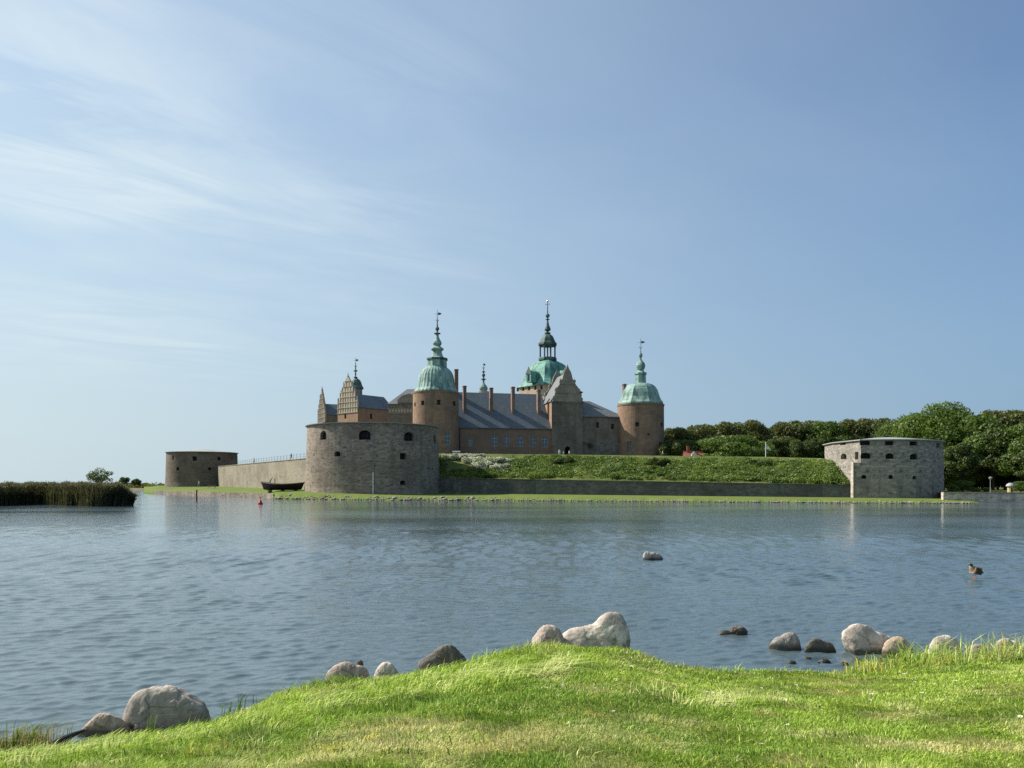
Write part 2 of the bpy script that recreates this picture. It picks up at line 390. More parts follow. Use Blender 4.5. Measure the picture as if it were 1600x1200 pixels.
def grid_mesh(name, xs, ys, zf, matl, kind='structure', **kw):
    XX, YY = np.meshgrid(xs, ys); ZZ = zf(XX, YY)
    nx, ny = len(xs), len(ys)
    co = np.stack([XX.ravel(), YY.ravel(), ZZ.ravel()], 1)
    i = np.arange(nx*ny).reshape(ny, nx)
    q = np.stack([i[:-1, :-1].ravel(), i[:-1, 1:].ravel(), i[1:, 1:].ravel(), i[1:, :-1].ravel()], 1)
    return raw_mesh(name, co, q, 4, matl, kind=kind, **kw)
def raw_mesh(name, co, q, n, matl, kind=None, smooth=True, attr=None, label=None, cat=None, group=None, parent=None, faces2=None, org=None):
    me = bpy.data.meshes.new(name)
    if org is not None: co = co-np.array(org)
    me.vertices.add(len(co)); me.vertices.foreach_set('co', np.asarray(co, np.float32).ravel())
    if faces2 is None:
        me.loops.add(q.size); me.loops.foreach_set('vertex_index', q.ravel().astype(np.int32))
        me.polygons.add(len(q)); me.polygons.foreach_set('loop_start', (np.arange(len(q))*n).astype(np.int32))
    else:       # quads then triangles
        t = faces2; lv = np.concatenate([q.ravel(), t.ravel()]).astype(np.int32)
        me.loops.add(lv.size); me.loops.foreach_set('vertex_index', lv)
        ls = np.concatenate([np.arange(len(q))*4, q.size+np.arange(len(t))*3]).astype(np.int32)
        me.polygons.add(len(ls)); me.polygons.foreach_set('loop_start', ls)
    me.update(calc_edges=True)
    if smooth: me.polygons.foreach_set('use_smooth', np.ones(len(me.polygons), bool))
    if attr:
        nm, typ, vals = attr
        a = me.attributes.new(nm, typ, 'POINT')
        a.data.foreach_set('color' if typ == 'FLOAT_COLOR' else 'value', np.asarray(vals, np.float32).ravel())
    me.materials.append(matl)
    o = bpy.data.objects.new(name, me); C.objects.link(o)
    if org is not None and parent is None: o.location = org
    if parent is not None: o.parent = parent
    WLOC[o.name] = Vector(org) if org is not None else Vector((0, 0, 0))
    return prop(o, label, cat, group, kind)

k = N('lawn_soil'); o_ = k.coord('Object')
a_ = k.noise(o_, 9, 6, .7); b_ = k.noise(o_, .7, 4, .6); c_ = k.noise(o_, 60, 3, .6)
col = k.mix(k.mr(b_, .4, .62), (.13, .18, .025), (.24, .23, .06)); col = k.mix(k.mr(a_, .5, .7, 0, .6), col, (.07, .06, .025))
gz = k.n('ShaderNodeSeparateXYZ', {0: k.n('ShaderNodeNewGeometry').outputs['Position']}).outputs[2]
col = k.mix(k.mr(gz, .15, .3, 1, 0), col, (.07, .055, .04))
MT['soil'] = k.pbr(col, .95, k.bump(c_, .8, .03), spec=.1)
xs = np.concatenate([np.linspace(-60, -14, 30)[:-1], np.arange(-14, 14, .09), np.linspace(14, 60, 30)])
ys = np.concatenate([np.linspace(-40, 2, 24)[:-1], np.arange(2, 14, .09)])
ground = grid_mesh('ground', xs, ys, zground, MT['soil'])

# ------------------------------------------------------------------ setting: water
k = N('water_surface'); o_ = k.coord('Object', (1, 1.0, 1), (0, 0, R(14)))
st = k.coord('Object', (.55, 1.2, 1), (0, 0, R(8)))
w1 = k.noise(st, 2.0, 6, .62, .4); w2 = k.noise(st, 9, 4, .6, .4); w3 = k.noise(st, .8, 2, .5)
cal = k.noise(k.coord('Object', (.03, .09, 1)), 1.0, 4, .6)        # calmer and rougher patches
hh = k.n('ShaderNodeMath', {0: w1, 1: k.n('ShaderNodeMath', {0: w2, 1: .10}, operation='MULTIPLY').outputs[0]}, operation='ADD').outputs[0]
bmp = k.n('ShaderNodeBump', {'Height': hh, 'Strength': k.mr(cal, .38, .62, .35, 1.25), 'Distance': .05})
MT['water'] = k.pbr((.064, .096, .108), .06, bmp.outputs[0], spec=.5, IOR=1.55)
def water_z(X, Y):
    Z = np.zeros_like(X); r = np.random.default_rng(5)
    sp = np.maximum(Y*.0024, .02)
    for i in range(140):
        lam = .11*(.52/.11)**r.random()**.85; th = R(101)+r.normal()*.42     # travelling towards the viewer, a little to the right
        kx, ky = math.cos(th)*2*math.pi/lam, math.sin(th)*2*math.pi/lam
        amp = .0033*lam*(.6+.8*r.random())
        Z += amp*np.clip((lam/sp-3)/3, 0, 1)*np.sin(kx*X+ky*Y+r.random()*6.28)
    g = .35+1.25*fbm(X, Y*1.6, .10, 21)
    Z = Z*g
    return Z+3.2*np.clip(Z, 0, 1)**1.5
ts = np.linspace(-1, 1, 1000); ts = np.sign(ts)*(np.abs(ts)*.75+np.abs(ts)**9*1.6)
Yw = np.concatenate([[4.0], np.geomspace(6.3, 160, 1500), np.geomspace(165, 9000, 60)])
YY = np.repeat(Yw[:, None], len(ts), 1); XX = YY*ts[None, :]
ZZ = water_z(XX, YY)
i = np.arange(YY.size).reshape(YY.shape)
q = np.stack([i[:-1, :-1].ravel(), i[:-1, 1:].ravel(), i[1:, 1:].ravel(), i[1:, :-1].ravel()], 1)
raw_mesh('water', np.stack([XX.ravel(), YY.ravel(), ZZ.ravel()], 1), q, 4, MT['water'], kind='structure')

# ------------------------------------------------------------------ setting: the castle island
k = N('far_lawn'); o_ = k.coord('Object')
a_ = k.noise(o_, .25, 5, .65); b_ = k.noise(o_, 2.5, 4, .7)
col = k.mix(k.mr(a_, .35, .65), (.09, .145, .025), (.13, .15, .04)); col = k.mix(k.mr(b_, .5, .75, 0, .4), col, (.06, .09, .02))
MT['lawn'] = k.pbr(col, .95, k.bump(b_, .6, .1), spec=.1)
k = N('bank_grass'); o_ = k.coord('Object')
a_ = k.noise(o_, .22, 5, .7); b_ = k.noise(o_, 1.6, 5, .7)
col = k.mix(k.mr(a_, .35, .62), (.060, .095, .020), (.13, .145, .045)); col = k.mix(k.mr(b_, .45, .7, 0, .6), col, (.03, .05, .014))
MT['bankgrass'] = k.pbr(col, .95, k.bump(b_, .9, .3), spec=.1)

def wD(y): return CZ*F/(y-HY)
#        px, water D, lawn edge z, back D, back z
ISL = [(225, wD(771), .5, 285, .8), (245, wD(772), .9, 280, 1.9), (330, wD(775.2), .95, 262, 1.9), (420, wD(778), .9, 196, 1.75), (432, wD(779.6), .85, 170, 1.75),
       (480, wD(780.3), .75, 163, 1.65), (580, wD(781.5), .6, 152, .98), (683, wD(782), .6, 165, .9), (900, wD(783), .55, 155, .75), (1100, wD(784.5), .5, 147, .6),
       (1328, wD(786), .38, 138, .48), (1475, wD(786.6), .36, 150, .42), (1520, wD(787), .2, 150, .35), (1545, wD(786), -.3, 150, -.3)]
co = []; NC = 300
pxs = np.linspace(225, 1545, NC); A = np.array(ISL)
rows = []
for px in pxs:
    Dw, ze, Db, zb = (np.interp(px, A[:, 0], A[:, j]) for j in (1, 2, 3, 4))
    Dw += (fbm(px, 0., .06, 4)-.5)*2.5*min(1, max(0, (px-425)/30))
    x = (px-800)/F; stp = 2.2 if px > 428 else .25
    prof = [(Dw-.6, -.7), (Dw, -.05), (Dw+stp, ze), (Dw+stp+(Db-Dw-stp)*.3, ze+(zb-ze)*.35), (Dw+stp+(Db-Dw-stp)*.65, ze+(zb-ze)*.7), (Db, zb), (Db+12, zb+.1), (340, max(zb, 1.5))]
    rows.append([(x*D, D, z) for D, z in prof])
rows = np.array(rows); nr = rows.shape[1]
i = np.arange(NC*nr).reshape(NC, nr)
q = np.stack([i[:-1, :-1].ravel(), i[1:, :-1].ravel(), i[1:, 1:].ravel(), i[:-1, 1:].ravel()], 1)
raw_mesh('lawn', rows.reshape(-1, 3), q, 4, MT['lawn'], kind='structure')
def isl_edge(px): return [float(np.interp(px, A[:, 0], A[:, j])) for j in (1, 2)]

# castle plateau and its grassy slope
WALL0, WALL1 = XY(676, 162), XY(1331.5, 136)        # the low curtain wall in front of the rampart
RAMP = np.array([(640, 163, 4.05, 180, 9.7), (683, 161.8, 4.05, 179, 9.95), (900, 153.2, 3.7, 174, 9.45), (1100, 145.3, 3.2, 168, 8.9), (1200, 141.4, 2.95, 163, 8.6), (1250, 139.4, 2.8, 157, 8.2),
                 (1285, 138.0, 2.72, 148, 7.8), (1300, 137.4, 2.7, 143.6, 7.0), (1309, 137.1, 2.68, 141.0, 5.4), (1320, 136.7, 2.66, 138.4, 3.9), (1331, 136.2, 2.64, 136.9, 2.9), (1334, 136.1, 2.6, 136.6, 2.7), (1338, 136, 2.6, 136.5, 2.6)])
rows = []; NC = 240
for px in np.linspace(640, 1338, NC):
    D0, z0, D1, z1 = (np.interp(px, RAMP[:, 0], RAMP[:, j]) for j in (1, 2, 3, 4))
    x = (px-800)/F; r_ = []
    for t in np.linspace(0, 1, 22):
        D = D0+.3+(D1-D0)*t; z = z0+(z1-z0)*(t**.95)-.15*(1-t)+math.sin(t*math.pi)*((fbm(px, t*20, .03, 8)-.5)*1.6)
        r_.append((x*D, D, z))
    for D, dz in ((D1+5, .05), (D1+20, -.1), (225, -.2), (340, -.4)): r_.append((x*D, D, z1+dz if px < 1290 else max(1.2, z1+dz-.3)))
    rows.append(r_)
rows = np.array(rows); nr = rows.shape[1]; i = np.arange(NC*nr).reshape(NC, nr)
q = np.stack([i[:-1, :-1].ravel(), i[1:, :-1].ravel(), i[1:, 1:].ravel(), i[:-1, 1:].ravel()], 1)
raw_mesh('embankment', rows.reshape(-1, 3), q, 4, MT['bankgrass'], kind='structure')
RB = rows.copy()
# the raised court behind the left curtain wall
b = MB(); pl = [XY(478, 172), XY(660, 172), XY(660, 330), XY(330, 330), XY(345, 272)]
b.prism((0, 0, 0), Vector((1, 0, 0)), Vector((0, 1, 0)), Vector((0, 0, 1)), [(p.x, p.y) for p in pl], 7.6, -.5)
prop(b.build('terrain', MT['bankgrass']), kind='structure')

# ground on the right, behind the quay
b = MB(); pl = [XY(1462, 150), XY(1476, 121.5), XY(1700, 118.5), XY(2600, 118), XY(2600, 420), XY(1000, 420), XY(1000, 300), XY(1340, 175)]
b.prism((0, 0, 0), Vector((1, 0, 0)), Vector((0, 1, 0)), Vector((0, 0, 1)), [(p.x, p.y) for p in pl], 1.42, .6)
prop(b.build('park_ground', MT['bankgrass']), kind='structure')
# low land on the far left
k = N('far_shore'); o_ = k.coord('Object'); a_ = k.noise(o_, .05, 5, .7)
MT['farland'] = k.pbr(k.mix(k.mr(a_, .4, .65), (.10, .10, .045), (.17, .14, .10)), .95, spec=.1)
rows = []
for j, px in enumerate(np.linspace(-300, 262, 60)):
    x = (px-800)/F; D0 = 330-px*.1+8*math.sin(px*.06)
    if px > 200: D0 -= (px-200)*.5
    rows.append([(x*D, D, z) for D, z in ((D0-8, -.4), (D0, .15), (D0+30, .7), (D0+120, 1.4), (D0+400, 1.5), (D0+420, -.5))])
rows = np.array(rows); nr = rows.shape[1]; i = np.arange(60*nr).reshape(60, nr)
q = np.stack([i[:-1, :-1].ravel(), i[1:, :-1].ravel(), i[1:, 1:].ravel(), i[:-1, 1:].ravel()], 1)
raw_mesh('far_shore', rows.reshape(-1, 3), q, 4, MT['farland'], kind='structure')

# ------------------------------------------------------------------ windows, towers
def arch(w, h, n=8):
    r = w/2; pts = [(-r, -h/2), (r, -h/2)]
    rr = min(r, h*.45); y0 = h/2-rr
    for i in range(n+1):
        a = math.pi*i/n; pts.append((r*math.cos(a), y0+rr*math.sin(a)))
    return pts
def rect(w, h): return [(-w/2, -h/2), (w/2, -h/2), (w/2, h/2), (-w/2, h/2)]
def cyl_hit(cx, cy, rad, px):
    t = (px-CX)/F; a = t*t+1; b_ = -2*(t*cx+cy); c = cx*cx+cy*cy-rad*rad
    d = b_*b_-4*a*c
    Y = (-b_-math.sqrt(max(d, 0)))/(2*a); return Vector((t*Y, Y, 0))
def line_hit(O, u, px):
    t = (px-CX)/F; # O.x+a u.x = t (O.y + a u.y)
    a = (t*O[1]-O[0])/(u[0]-t*u[1]); return Vector((O[0]+a*u[0], O[1]+a*u[1], 0))
UP = Vector((0, 0, 1))
WINS = []
def opening(cuts, c, out, w, h, shape='rect', depth=.5):
    r = UP.cross(out).normalized(); prof = arch(w, h) if shape == 'arch' else rect(w, h)
    cuts.prism(c, r, UP, out, prof, .8, depth)
    WINS.append((Vector(c), r, out, w, h, shape, depth))
def fill_windows(parent, style, name='window'):
    global WINS
    for (c, r, out, w, h, shape, depth) in WINS:
        b = MB(); prof = arch(w*1.02, h*1.02) if shape == 'arch' else rect(w*1.02, h*1.02)
        if style == 'void':
            b.prism(c, r, UP, out, prof, -(depth-.06), depth+.05, 0)
            for x in (-.17*w, .17*w): b.prism(c+r*x, r, UP, out, rect(.06, h*.98), -(depth-.14), depth-.06, 1)
            b.prism(c, r, UP, out, rect(w, .06), -(depth-.12), depth-.08, 1)
            b.build(name, [MT['void'], MT['frame_dark']], parent)
        else:
            fm = MT['frame_sky'] if style == 'blue' else MT['frame_dark']
            b.prism(c, r, UP, out, prof, -(depth-.08), depth+.05, 0)
            t = max(.07, w*.07); y0 = -(depth-.16)
            for x in (-w/2+t/2, 0, w/2-t/2): b.prism(c+r*x, r, UP, out, rect(t, h), y0, depth-.085, 1)
            for y in (-h/2+t/2, -h*.12, h*.2, h/2-t/2): b.prism(c+UP*y, r, UP, out, rect(w, t), y0-.004, depth-.087, 1)
            b.build(name, [MT['glass'], fm], parent)
    WINS = []

# ------------------------------------------------------------------ bastions and outer walls
def round_bastion(name, label, px0, px1, pyBase, pyEave, D, matl, wins, batter=1.04, pipe=None, roofrise=.9, peak=0):
    a0, a1 = math.atan((px0-CX)/F), math.atan((px1-CX)/F); am = (a0+a1)/2; sh = math.sin((a1-a0)/2)
    # D is the depth of the nearest wall point
    dist = (D/math.cos(am))/(1-sh); rad = dist*sh; cx, cy = dist*math.sin(am), dist*math.cos(am)
    zb = ZP(pyBase, D); zt = ZP(pyEave, cy-rad*.97)
    root = empty(name, (cx, cy, zb-.5), label, 'bastion', 'round corner bastions of the outer wall')
    b = MB(); cuts = MB()
    n = 96; prof = [(rad*batter*1.03, zb-1.2), (rad*batter*1.01, zb+.4), (rad*batter, zb+1.2)]
    for t in (.25, .5, .75, .92): prof.append((rad*(batter+(1-batter)*t), zb+(zt-zb)*t))
    prof.append((rad, zt))
    b.lathe(cx, cy, prof, n)
    global WINS; WINS = []
    for (px, py, w, h, shp) in wins:
        p = cyl_hit(cx, cy, rad*1.01, px); out = Vector((p.x-cx, p.y-cy, 0)).normalized(); z = ZP(py, p.y)
        vd = Vector((p.x, p.y, 0)).normalized(); cosv = max(.3, abs(out.dot(vd)))
        opening(cuts, Vector((p.x, p.y, z)), out, w/F*p.y/cosv, h/F*p.y, shp, .9)
    wall = b.build('wall', matl, root, cuts=cuts, uv=('cyl', cx, cy, rad))
    fill_windows(root, 'void')
    b = MB(); b.lathe(cx, cy, [(rad*.98, zt-.02), (rad+.42, zt+.02), (rad+.45, zt+.16), (rad*.5, zt+.16+roofrise*.55), (.3, zt+.16+roofrise)], 72)
    b.build('roof', MT['zinc'], root)
    if pipe:
        p = cyl_hit(cx, cy, rad*1.02, pipe); out = Vector((p.x-cx, p.y-cy, 0)).normalized(); q0 = Vector((cx, cy, 0))
        zm = ZP(738, p.y); b = MB()
        b.tube([q0+out*(rad+.16)+UP*zt, q0+out*(rad*(1+.5*(batter-1))+.2)+UP*zm], [.07, .07]); b.build('drainpipe', MT['pipe'], root)
        b = MB(); b.tube([q0+out*(rad*(1+.5*(batter-1))+.2)+UP*(zm-.01), q0+out*(rad*batter*1.01+.12)+UP*(zb-.1)], [.13, .13])
        prop(b.build('drainpipe', MT['pipe_white'], root), 'white lower length of the drainpipe')
    return cx, cy, rad, zt
FB = round_bastion('round_bastion', 'large grey rubble-stone round bastion in front of the castle, white drainpipe down its middle', 480, 684, 771.5, 661, 150, MT['bastion'],
    [(504.6, 680, 9, 14, 'arch'), (569.7, 679.5, 18, 15, 'arch'), (639.4, 682, 15, 14, 'arch'), (679.5, 686, 3.4, 13, 'arch'),
     (527.5, 709, 9, 8, 'arch'), (629.7, 713, 10, 10, 'rect'), (628.4, 754, 9, 7, 'arch')], pipe=583, roofrise=.95)
LB = round_bastion('round_bastion', 'distant dark brick round bastion at the left end of the pale wall', 259.5, 371, 759.5, 706, 262, MT['bastion_dark'],
    [(270, 715, 2.6, 6, 'rect'), (304, 716.5, 6, 7, 'rect'), (342.5, 716.5, 4.4, 5.4, 'rect'), (277.8, 732.5, 4, 4.6, 'rect'), (327.5, 732.5, 4, 4.6, 'rect')], batter=1.03, roofrise=1.4)

def wall_strip(name, label, cat, p0, z00, z01, p1, z10, z11, thick, matl, n=24, cap=None, kind=None):
    u = (p1-p0).normalized(); nrm = Vector((-u.y, u.x, 0)); b = MB(); root = None
    L = (p1-p0).length
    for i in range(n):
        a, c = p0+u*(L*i/n), p0+u*(L*(i+1)/n); ta, tc_ = i/n, (i+1)/n
        f = lambda z0, z1, t: z0+(z1-z0)*t
        A0, A1, C0, C1 = f(z00, z10, ta), f(z01, z11, ta), f(z00, z10, tc_), f(z01, z11, tc_)
        b.quad(a+UP*A0, c+UP*C0, c+UP*C1, a+UP*A1)
        b.quad(a+nrm*thick+UP*A0, a+nrm*thick+UP*A1, c+nrm*thick+UP*C1, c+nrm*thick+UP*C0)
        b.quad(a+UP*A1, c+UP*C1, c+nrm*thick+UP*C1, a+nrm*thick+UP*A1)
    b.quad(p0+UP*z00, p0+UP*z01, p0+nrm*thick+UP*z01, p0+nrm*thick+UP*z00)
    b.quad(p1+UP*z10, p1+nrm*thick+UP*z10, p1+nrm*thick+UP*z11, p1+UP*z11)
    if not cap: return prop(b.build(name, matl, smooth=False), label, cat, kind=kind)
    root = empty(name, p0+UP*z00, label, cat)
    b.build('wall_face', matl, root)
    c_ = MB()
    for i in range(n):
        a, c = p0+u*(L*i/n+.02), p0+u*(L*(i+1)/n-.02); ta, tc_ = i/n, (i+1)/n
        za, zc_ = z01+(z11-z01)*ta, z01+(z11-z01)*tc_
        q = [a-nrm*.12+UP*(za+.003), c-nrm*.12+UP*(zc_+.003), c+nrm*(thick+.1)+UP*(zc_+.003), a+nrm*(thick+.1)+UP*(za+.003)]
        t = [v+UP*.14 for v in q]; c_.quad(*q); c_.quad(*t)
        for j in range(4): c_.quad(q[j], q[(j+1) % 4], t[(j+1) % 4], t[j])
    c_.build('coping', cap, root)
    return root
p0, p1 = XY(341, 258), XY(482, 163)
lw = wall_strip('curtain_wall', 'tall pale beige curtain wall running between the two round bastions', 'wall', p0, .8, 8.55, p1, .4, 8.25, 2.2, MT['wall_pale'], cap=MT['stone'])
u = (p1-p0).normalized(); nrm = Vector((-u.y, u.x, 0))
# iron railing on the wall
root = empty('railing', p0+UP*8.7, 'thin iron railing along the top of the pale curtain wall', 'railing')
L = (p1-p0).length; b = MB()
for t in (.55, 1.1):
    b.tube([p0+nrm*1.1+u*2+UP*(8.7+t), p1+nrm*1.1-u*1+UP*(8.35+t)], [.02, .02], 4)
b.build('rail', MT['iron'], root)
for i in range(36):
    a = 2+(L-3.5)*i/35; z = 8.6+(8.3-8.6)*a/L; q0 = p0+u*a+nrm*1.1
    b = MB(); b.tube([q0+UP*z, q0+UP*(z+1.35)], [.035, .03], 5); b.build('post', MT['iron'], root)
wall_strip('curtain_wall', 'low dark grey stone wall along the foot of the grassy rampart', 'wall', WALL0, .2, 4.05, WALL1, -.1, 2.6, .9, MT['wall_dark'], n=50, cap=MT['wall_dark'])
# stone revetment on the left shore
pts = []
for px in np.linspace(240, 427, 22):
    Dw, ze = isl_edge(px); pts.append((XY(px, Dw-.25), ze))
b = MB()
for (a, za), (c, zc_) in zip(pts[:-1], pts[1:]):
    a2, c2 = a+Vector((0, .55, 0)), c+Vector((0, .55, 0))
    b.quad(a+UP*-.6, c+UP*-.6, c+UP*(zc_+.03), a+UP*(za+.03)); b.quad(a+UP*(za+.03), c+UP*(zc_+.03), c2+UP*(zc_+.03), a2+UP*(za+.03))
    b.quad(a2+UP*-.6, a2+UP*(za+.03), c2+UP*(zc_+.03), c2+UP*-.6)
prop(b.build('quay_wall', MT['bastion']), 'low grey-brown stone quay edge below the lawn of the far left bastion', 'quay wall')
wall_strip('quay_wall', 'pale rubble quay wall at the right edge with trees and hut behind', 'quay wall', XY(1474, 121), -.6, 1.45, XY(1760, 118), -.6, 1.42, .8, MT['quay_pale'], n=40, cap=MT['stone'])

# polygonal bastion on the right
def poly_bastion():
    zb = .2; zt = 10.45; zl = 6.6
    top = [XY(1288.5, 151), XY(1302, 144), XY(1345, 134.6), XY(1372, 133.7), XY(1400, 133.1), XY(1430, 133.4), XY(1455, 135), XY(1474, 139), XY(1474, 153), XY(1430, 163), XY(1340, 165), XY(1295, 160)]
    low = list(top); low[2] = XY(1333.5, 135.0)
    low = [Vector((p.x-(.12 if i < 2 else 0), p.y-.2, 0)) for i, p in enumerate(low)]
    cen = sum(top, Vector())/len(top)
    root = empty('polygonal_bastion', (cen.x, cen.y, zb), 'pale grey many-sided stone bastion with three rows of openings, right of the rampart', 'bastion')
    cuts = MB(); global WINS; WINS = []
    def hit(px, poly):
        best = None
        for a, c in zip(poly, poly[1:]+poly[:1]):
            u = c-a; Lx = u.length; u = u.normalized(); t = (px-CX)/F
            den = (u.x-t*u.y)
            if abs(den) < 1e-6: continue
            s = (t*a.y-a.x)/den
            if 0 <= s <= Lx:
                p = a+u*s
                if best is None or p.y < best[0].y: best = (p, Vector((u.y, -u.x, 0)))
        return best
    c1 = MB(); c2 = MB()
    for lst, poly, cc in (([(1317, 692.5, 8, 6, 'rect'), (1351.5, 692.3, 14, 6.5, 'rect'), (1389.6, 692.5, 12, 6.5, 'rect'), (1427.8, 693, 12, 6.5, 'rect'), (1466, 696, 6.5, 7, 'rect'),
                  (1318, 713, 8, 9, 'arch'), (1338.5, 712, 5, 12, 'rect'), (1352.5, 712, 14, 9, 'arch'), (1390.3, 712.5, 12, 9, 'arch'), (1428.4, 713.5, 12, 9.5, 'arch')], top, c1),
                 ([(1349.8, 745, 7, 6, 'arch'), (1392, 745, 6.5, 6, 'arch'), (1429, 746, 5.5, 6, 'arch'), (1470, 770, 3, 4, 'rect')], low, c2)):
        for (px, py, w, h, s) in lst:
            p, out = hit(px, poly); out = out.normalized()
            if out.dot(p) > 0: out = -out
            vd = Vector((p.x, p.y, 0)).normalized(); cosv = max(.4, abs(out.dot(vd)))
            opening(cc, p+UP*ZP(py, p.y), out, w/F*p.y/cosv, h/F*p.y, s, .9)
    def ring(poly, z0, z1, cc, nm):
        b = MB(); n = len(poly)
        b.prism((0, 0, 0), Vector((1, 0, 0)), Vector((0, 1, 0)), UP, [(p.x, p.y) for p in poly], z1, -z0)
        return b.build(nm, MT['bastion_pale'], root, cuts=cc)
    ring(top, zl+.01, zt, c1, 'wall')
    lw_ = ring(low, -.6, zl, c2, 'wall')
    fill_windows(root, 'void')
    out_ = [cen+(p-cen)*1.035 for p in top]; b = MB(); n = len(top)
    ins = [cen+(p-cen)*.3 for p in top]
    for i in range(n):
        j = (i+1) % n; a, c, d, e = out_[i], out_[j], ins[j], ins[i]
        b.quad(a+UP*(zt+.02), c+UP*(zt+.02), c+UP*(zt+.18), a+UP*(zt+.18)); b.quad(a+UP*(zt+.18), c+UP*(zt+.18), d+UP*(zt+1.0), e+UP*(zt+1.0))
    b.quad(*[p+UP*(zt+1.0) for p in ins]); b.quad(*[p+UP*(zt+.02) for p in out_])
    b.build('roof', MT['zinc'], root)
    # thin box at the corner, its paler stone carries the sunlit sliver as colour
    p = low[2]; b = MB(); b.box((p.x-.10, p.y+.45), (1, 0), (0, 1), .05, .5, -.5, zl+.12); b.build('lit_sliver', MT['quay_pale'], root)
poly_bastion()

# ------------------------------------------------------------------ the castle
OC = Vector((-22.4, 226, 0)); CU = Vector((.975, .222, 0)).normalized(); CV = Vector((-CU.y, CU.x, 0))
def CP(a, b, z=0): return OC+CU*a+CV*b+UP*z
def a_of(px, b):
    O = OC+CV*b; t = (px-CX)/F; return (t*O.y-O.x)/(CU.x-t*CU.y)
castle = empty('castle', (4, 240, 8.5), 'large brick renaissance castle with green copper domes and spires on the rampart', 'castle')
ZB = 8.2
def wins_line(cuts, O, u, out, lst, depth=.35):
    for (px, py, w, h, s) in lst:
        p = line_hit(O, u, px); opening(cuts, p+UP*ZP(py, p.y), out, w/F*p.y/max(.45, abs(out.dot(Vector((p.x, p.y, 0)).normalized()))), h/F*p.y, s, depth)
def zprof(cpx, D, k, y0, lst):      # (radius, y) in magnified photo pixels -> metres
    return [(r*k/F*D, ZP(y0+y*k, D)) for r, y in lst]
def vane(parent, x, y, z0, z1, flower, vz, arm=1.3, gold=False):
    b = MB(); b.tube([(x, y, z0), (x, y, z1)], [.09, .05], 6)
    for i in range(4):
        a = math.pi/4+i*math.pi/2
        b.tube([(x, y, flower-.3), (x+.45*math.cos(a), y+.45*math.sin(a), flower), (x+.6*math.cos(a), y+.6*math.sin(a), flower+.35)], [.05, .05, .03], 4)
    b.tube([(x-arm*.7, y, vz), (x+arm, y-.2, vz)], [.05, .05], 4)
    b.quad((x+arm*.2, y, vz-.35), (x+arm*1.1, y-.2, vz-.1), (x+arm*1.1, y-.2, vz+.2), (x+arm*.2, y, vz+.5))
    b.quad((x+arm*.2, y+.05, vz-.35), (x+arm*.2, y+.05, vz+.5), (x+arm*1.1, y-.15, vz+.2), (x+arm*1.1, y-.15, vz-.1))
    o = b.build('weather_vane', MT['gold'] if gold else MT['iron'], parent)
    return o
def spire(parent, x, y, prof, n=24, matl='copper', rot=0, name='spire'):
    b = MB(); b.lathe(x, y, prof, n, rot); return b.build(name, MT[matl], parent)
def chimney_on(parent, p, z0, z1, hw=.5, hd=.8):
    b = MB(); b.box((p.x, p.y), CU, CV, hw, hd, z0, z1-.35); b.box((p.x, p.y), CU, CV, hw+.12, hd+.12, z1-.34, z1-.12); b.box((p.x, p.y), CU, CV, hw*.9, hd*.9, z1-.119, z1)
    return b.build('chimney', MT['chimney'], parent)

# left round tower
def round_tower(pxc, D, rpx, pyEave, bellprof, bellmat, ribs, wins, label, winstyle='void', taper=1.02, capn=48, rot=0):
    x = (pxc-CX)/F*D; y = D; rad = rpx/F*D; zt = ZP(pyEave, D-rad*.9)
    b = MB(); cuts = MB(); global WINS; WINS = []
    b.lathe(x, y, [(rad*taper, ZB-.5), (rad*(1+(taper-1)*.5), (ZB+zt)/2), (rad, zt-.5), (rad+.12, zt-.48), (rad+.2, zt)], 64)
    for (px, py, w, h, s) in wins:
        p = cyl_hit(x, y, rad, px); out = Vector((p.x-x, p.y-y, 0)).normalized()
        cosv = max(.35, abs(out.dot(Vector((p.x, p.y, 0)).normalized())))
        opening(cuts, p+UP*ZP(py, p.y), out, w/F*p.y/cosv, h/F*p.y, s, .35)
    WW = WINS; 
    t = b.build('round_tower', MT['tower'], castle, cuts=cuts, uv=('cyl', x, y, rad)); prop(t, label)
    WINS = [w for w in WW if w[4] < 2.0]; rest = [w for w in WW if w[4] >= 2.0]
    fill_windows(t, 'void'); WINS = rest; fill_windows(t, winstyle)
    return t, x, y, rad, zt
t1, x1, y1, r1_, zt1 = round_tower(681, 226, 35.5, 610, None, None, 0,
    [(660.5, 629.5, 4.6, 7, 'rect'), (685.5, 628.5, 5.2, 7.5, 'rect'), (710, 630.5, 4.2, 7, 'rect'), (648.5, 632, 2, 6, 'rect'), (699, 685.5, 8.5, 19, 'rect')],
    'left round tower with ribbed bell dome and tall green spire', 'blue')
kk = .1875; D1 = 226
dx = (685.5-681)/F*D1*.5
bell = zprof(0, D1, kk, 450, [(183, 872), (181, 863), (163, 840), (152, 800), (146, 760), (138, 725), (124, 697), (106, 678), (88, 664), (84, 656)])
b = MB(); b.lathe(x1+dx*.3, y1, bell, 64, rfun=lambda a, i: 1+(.022 if i % 2 == 0 else 0))
dm = b.build('dome', MT['copper'], t1)
sx = x1+dx
spire(t1, sx, y1, zprof(0, D1, kk, 450, [(84, 664), (82, 602)]), 8, 'copper', R(22), 'lantern_drum')
spire(t1, sx, y1, zprof(0, D1, kk, 450, [(84, 604), (91, 600), (91, 588), (84, 586)]), 8, 'copper_dark', R(22), 'cornice')
spire(t1, sx, y1, zprof(0, D1, kk, 450, [(70, 587), (52, 575), (42, 555), (38, 538), (36, 528), (54, 514), (54, 506), (34, 492), (24, 482), (34, 472), (37, 462), (32, 446), (20, 425), (13, 405), (9, 388)]), 16, 'copper')
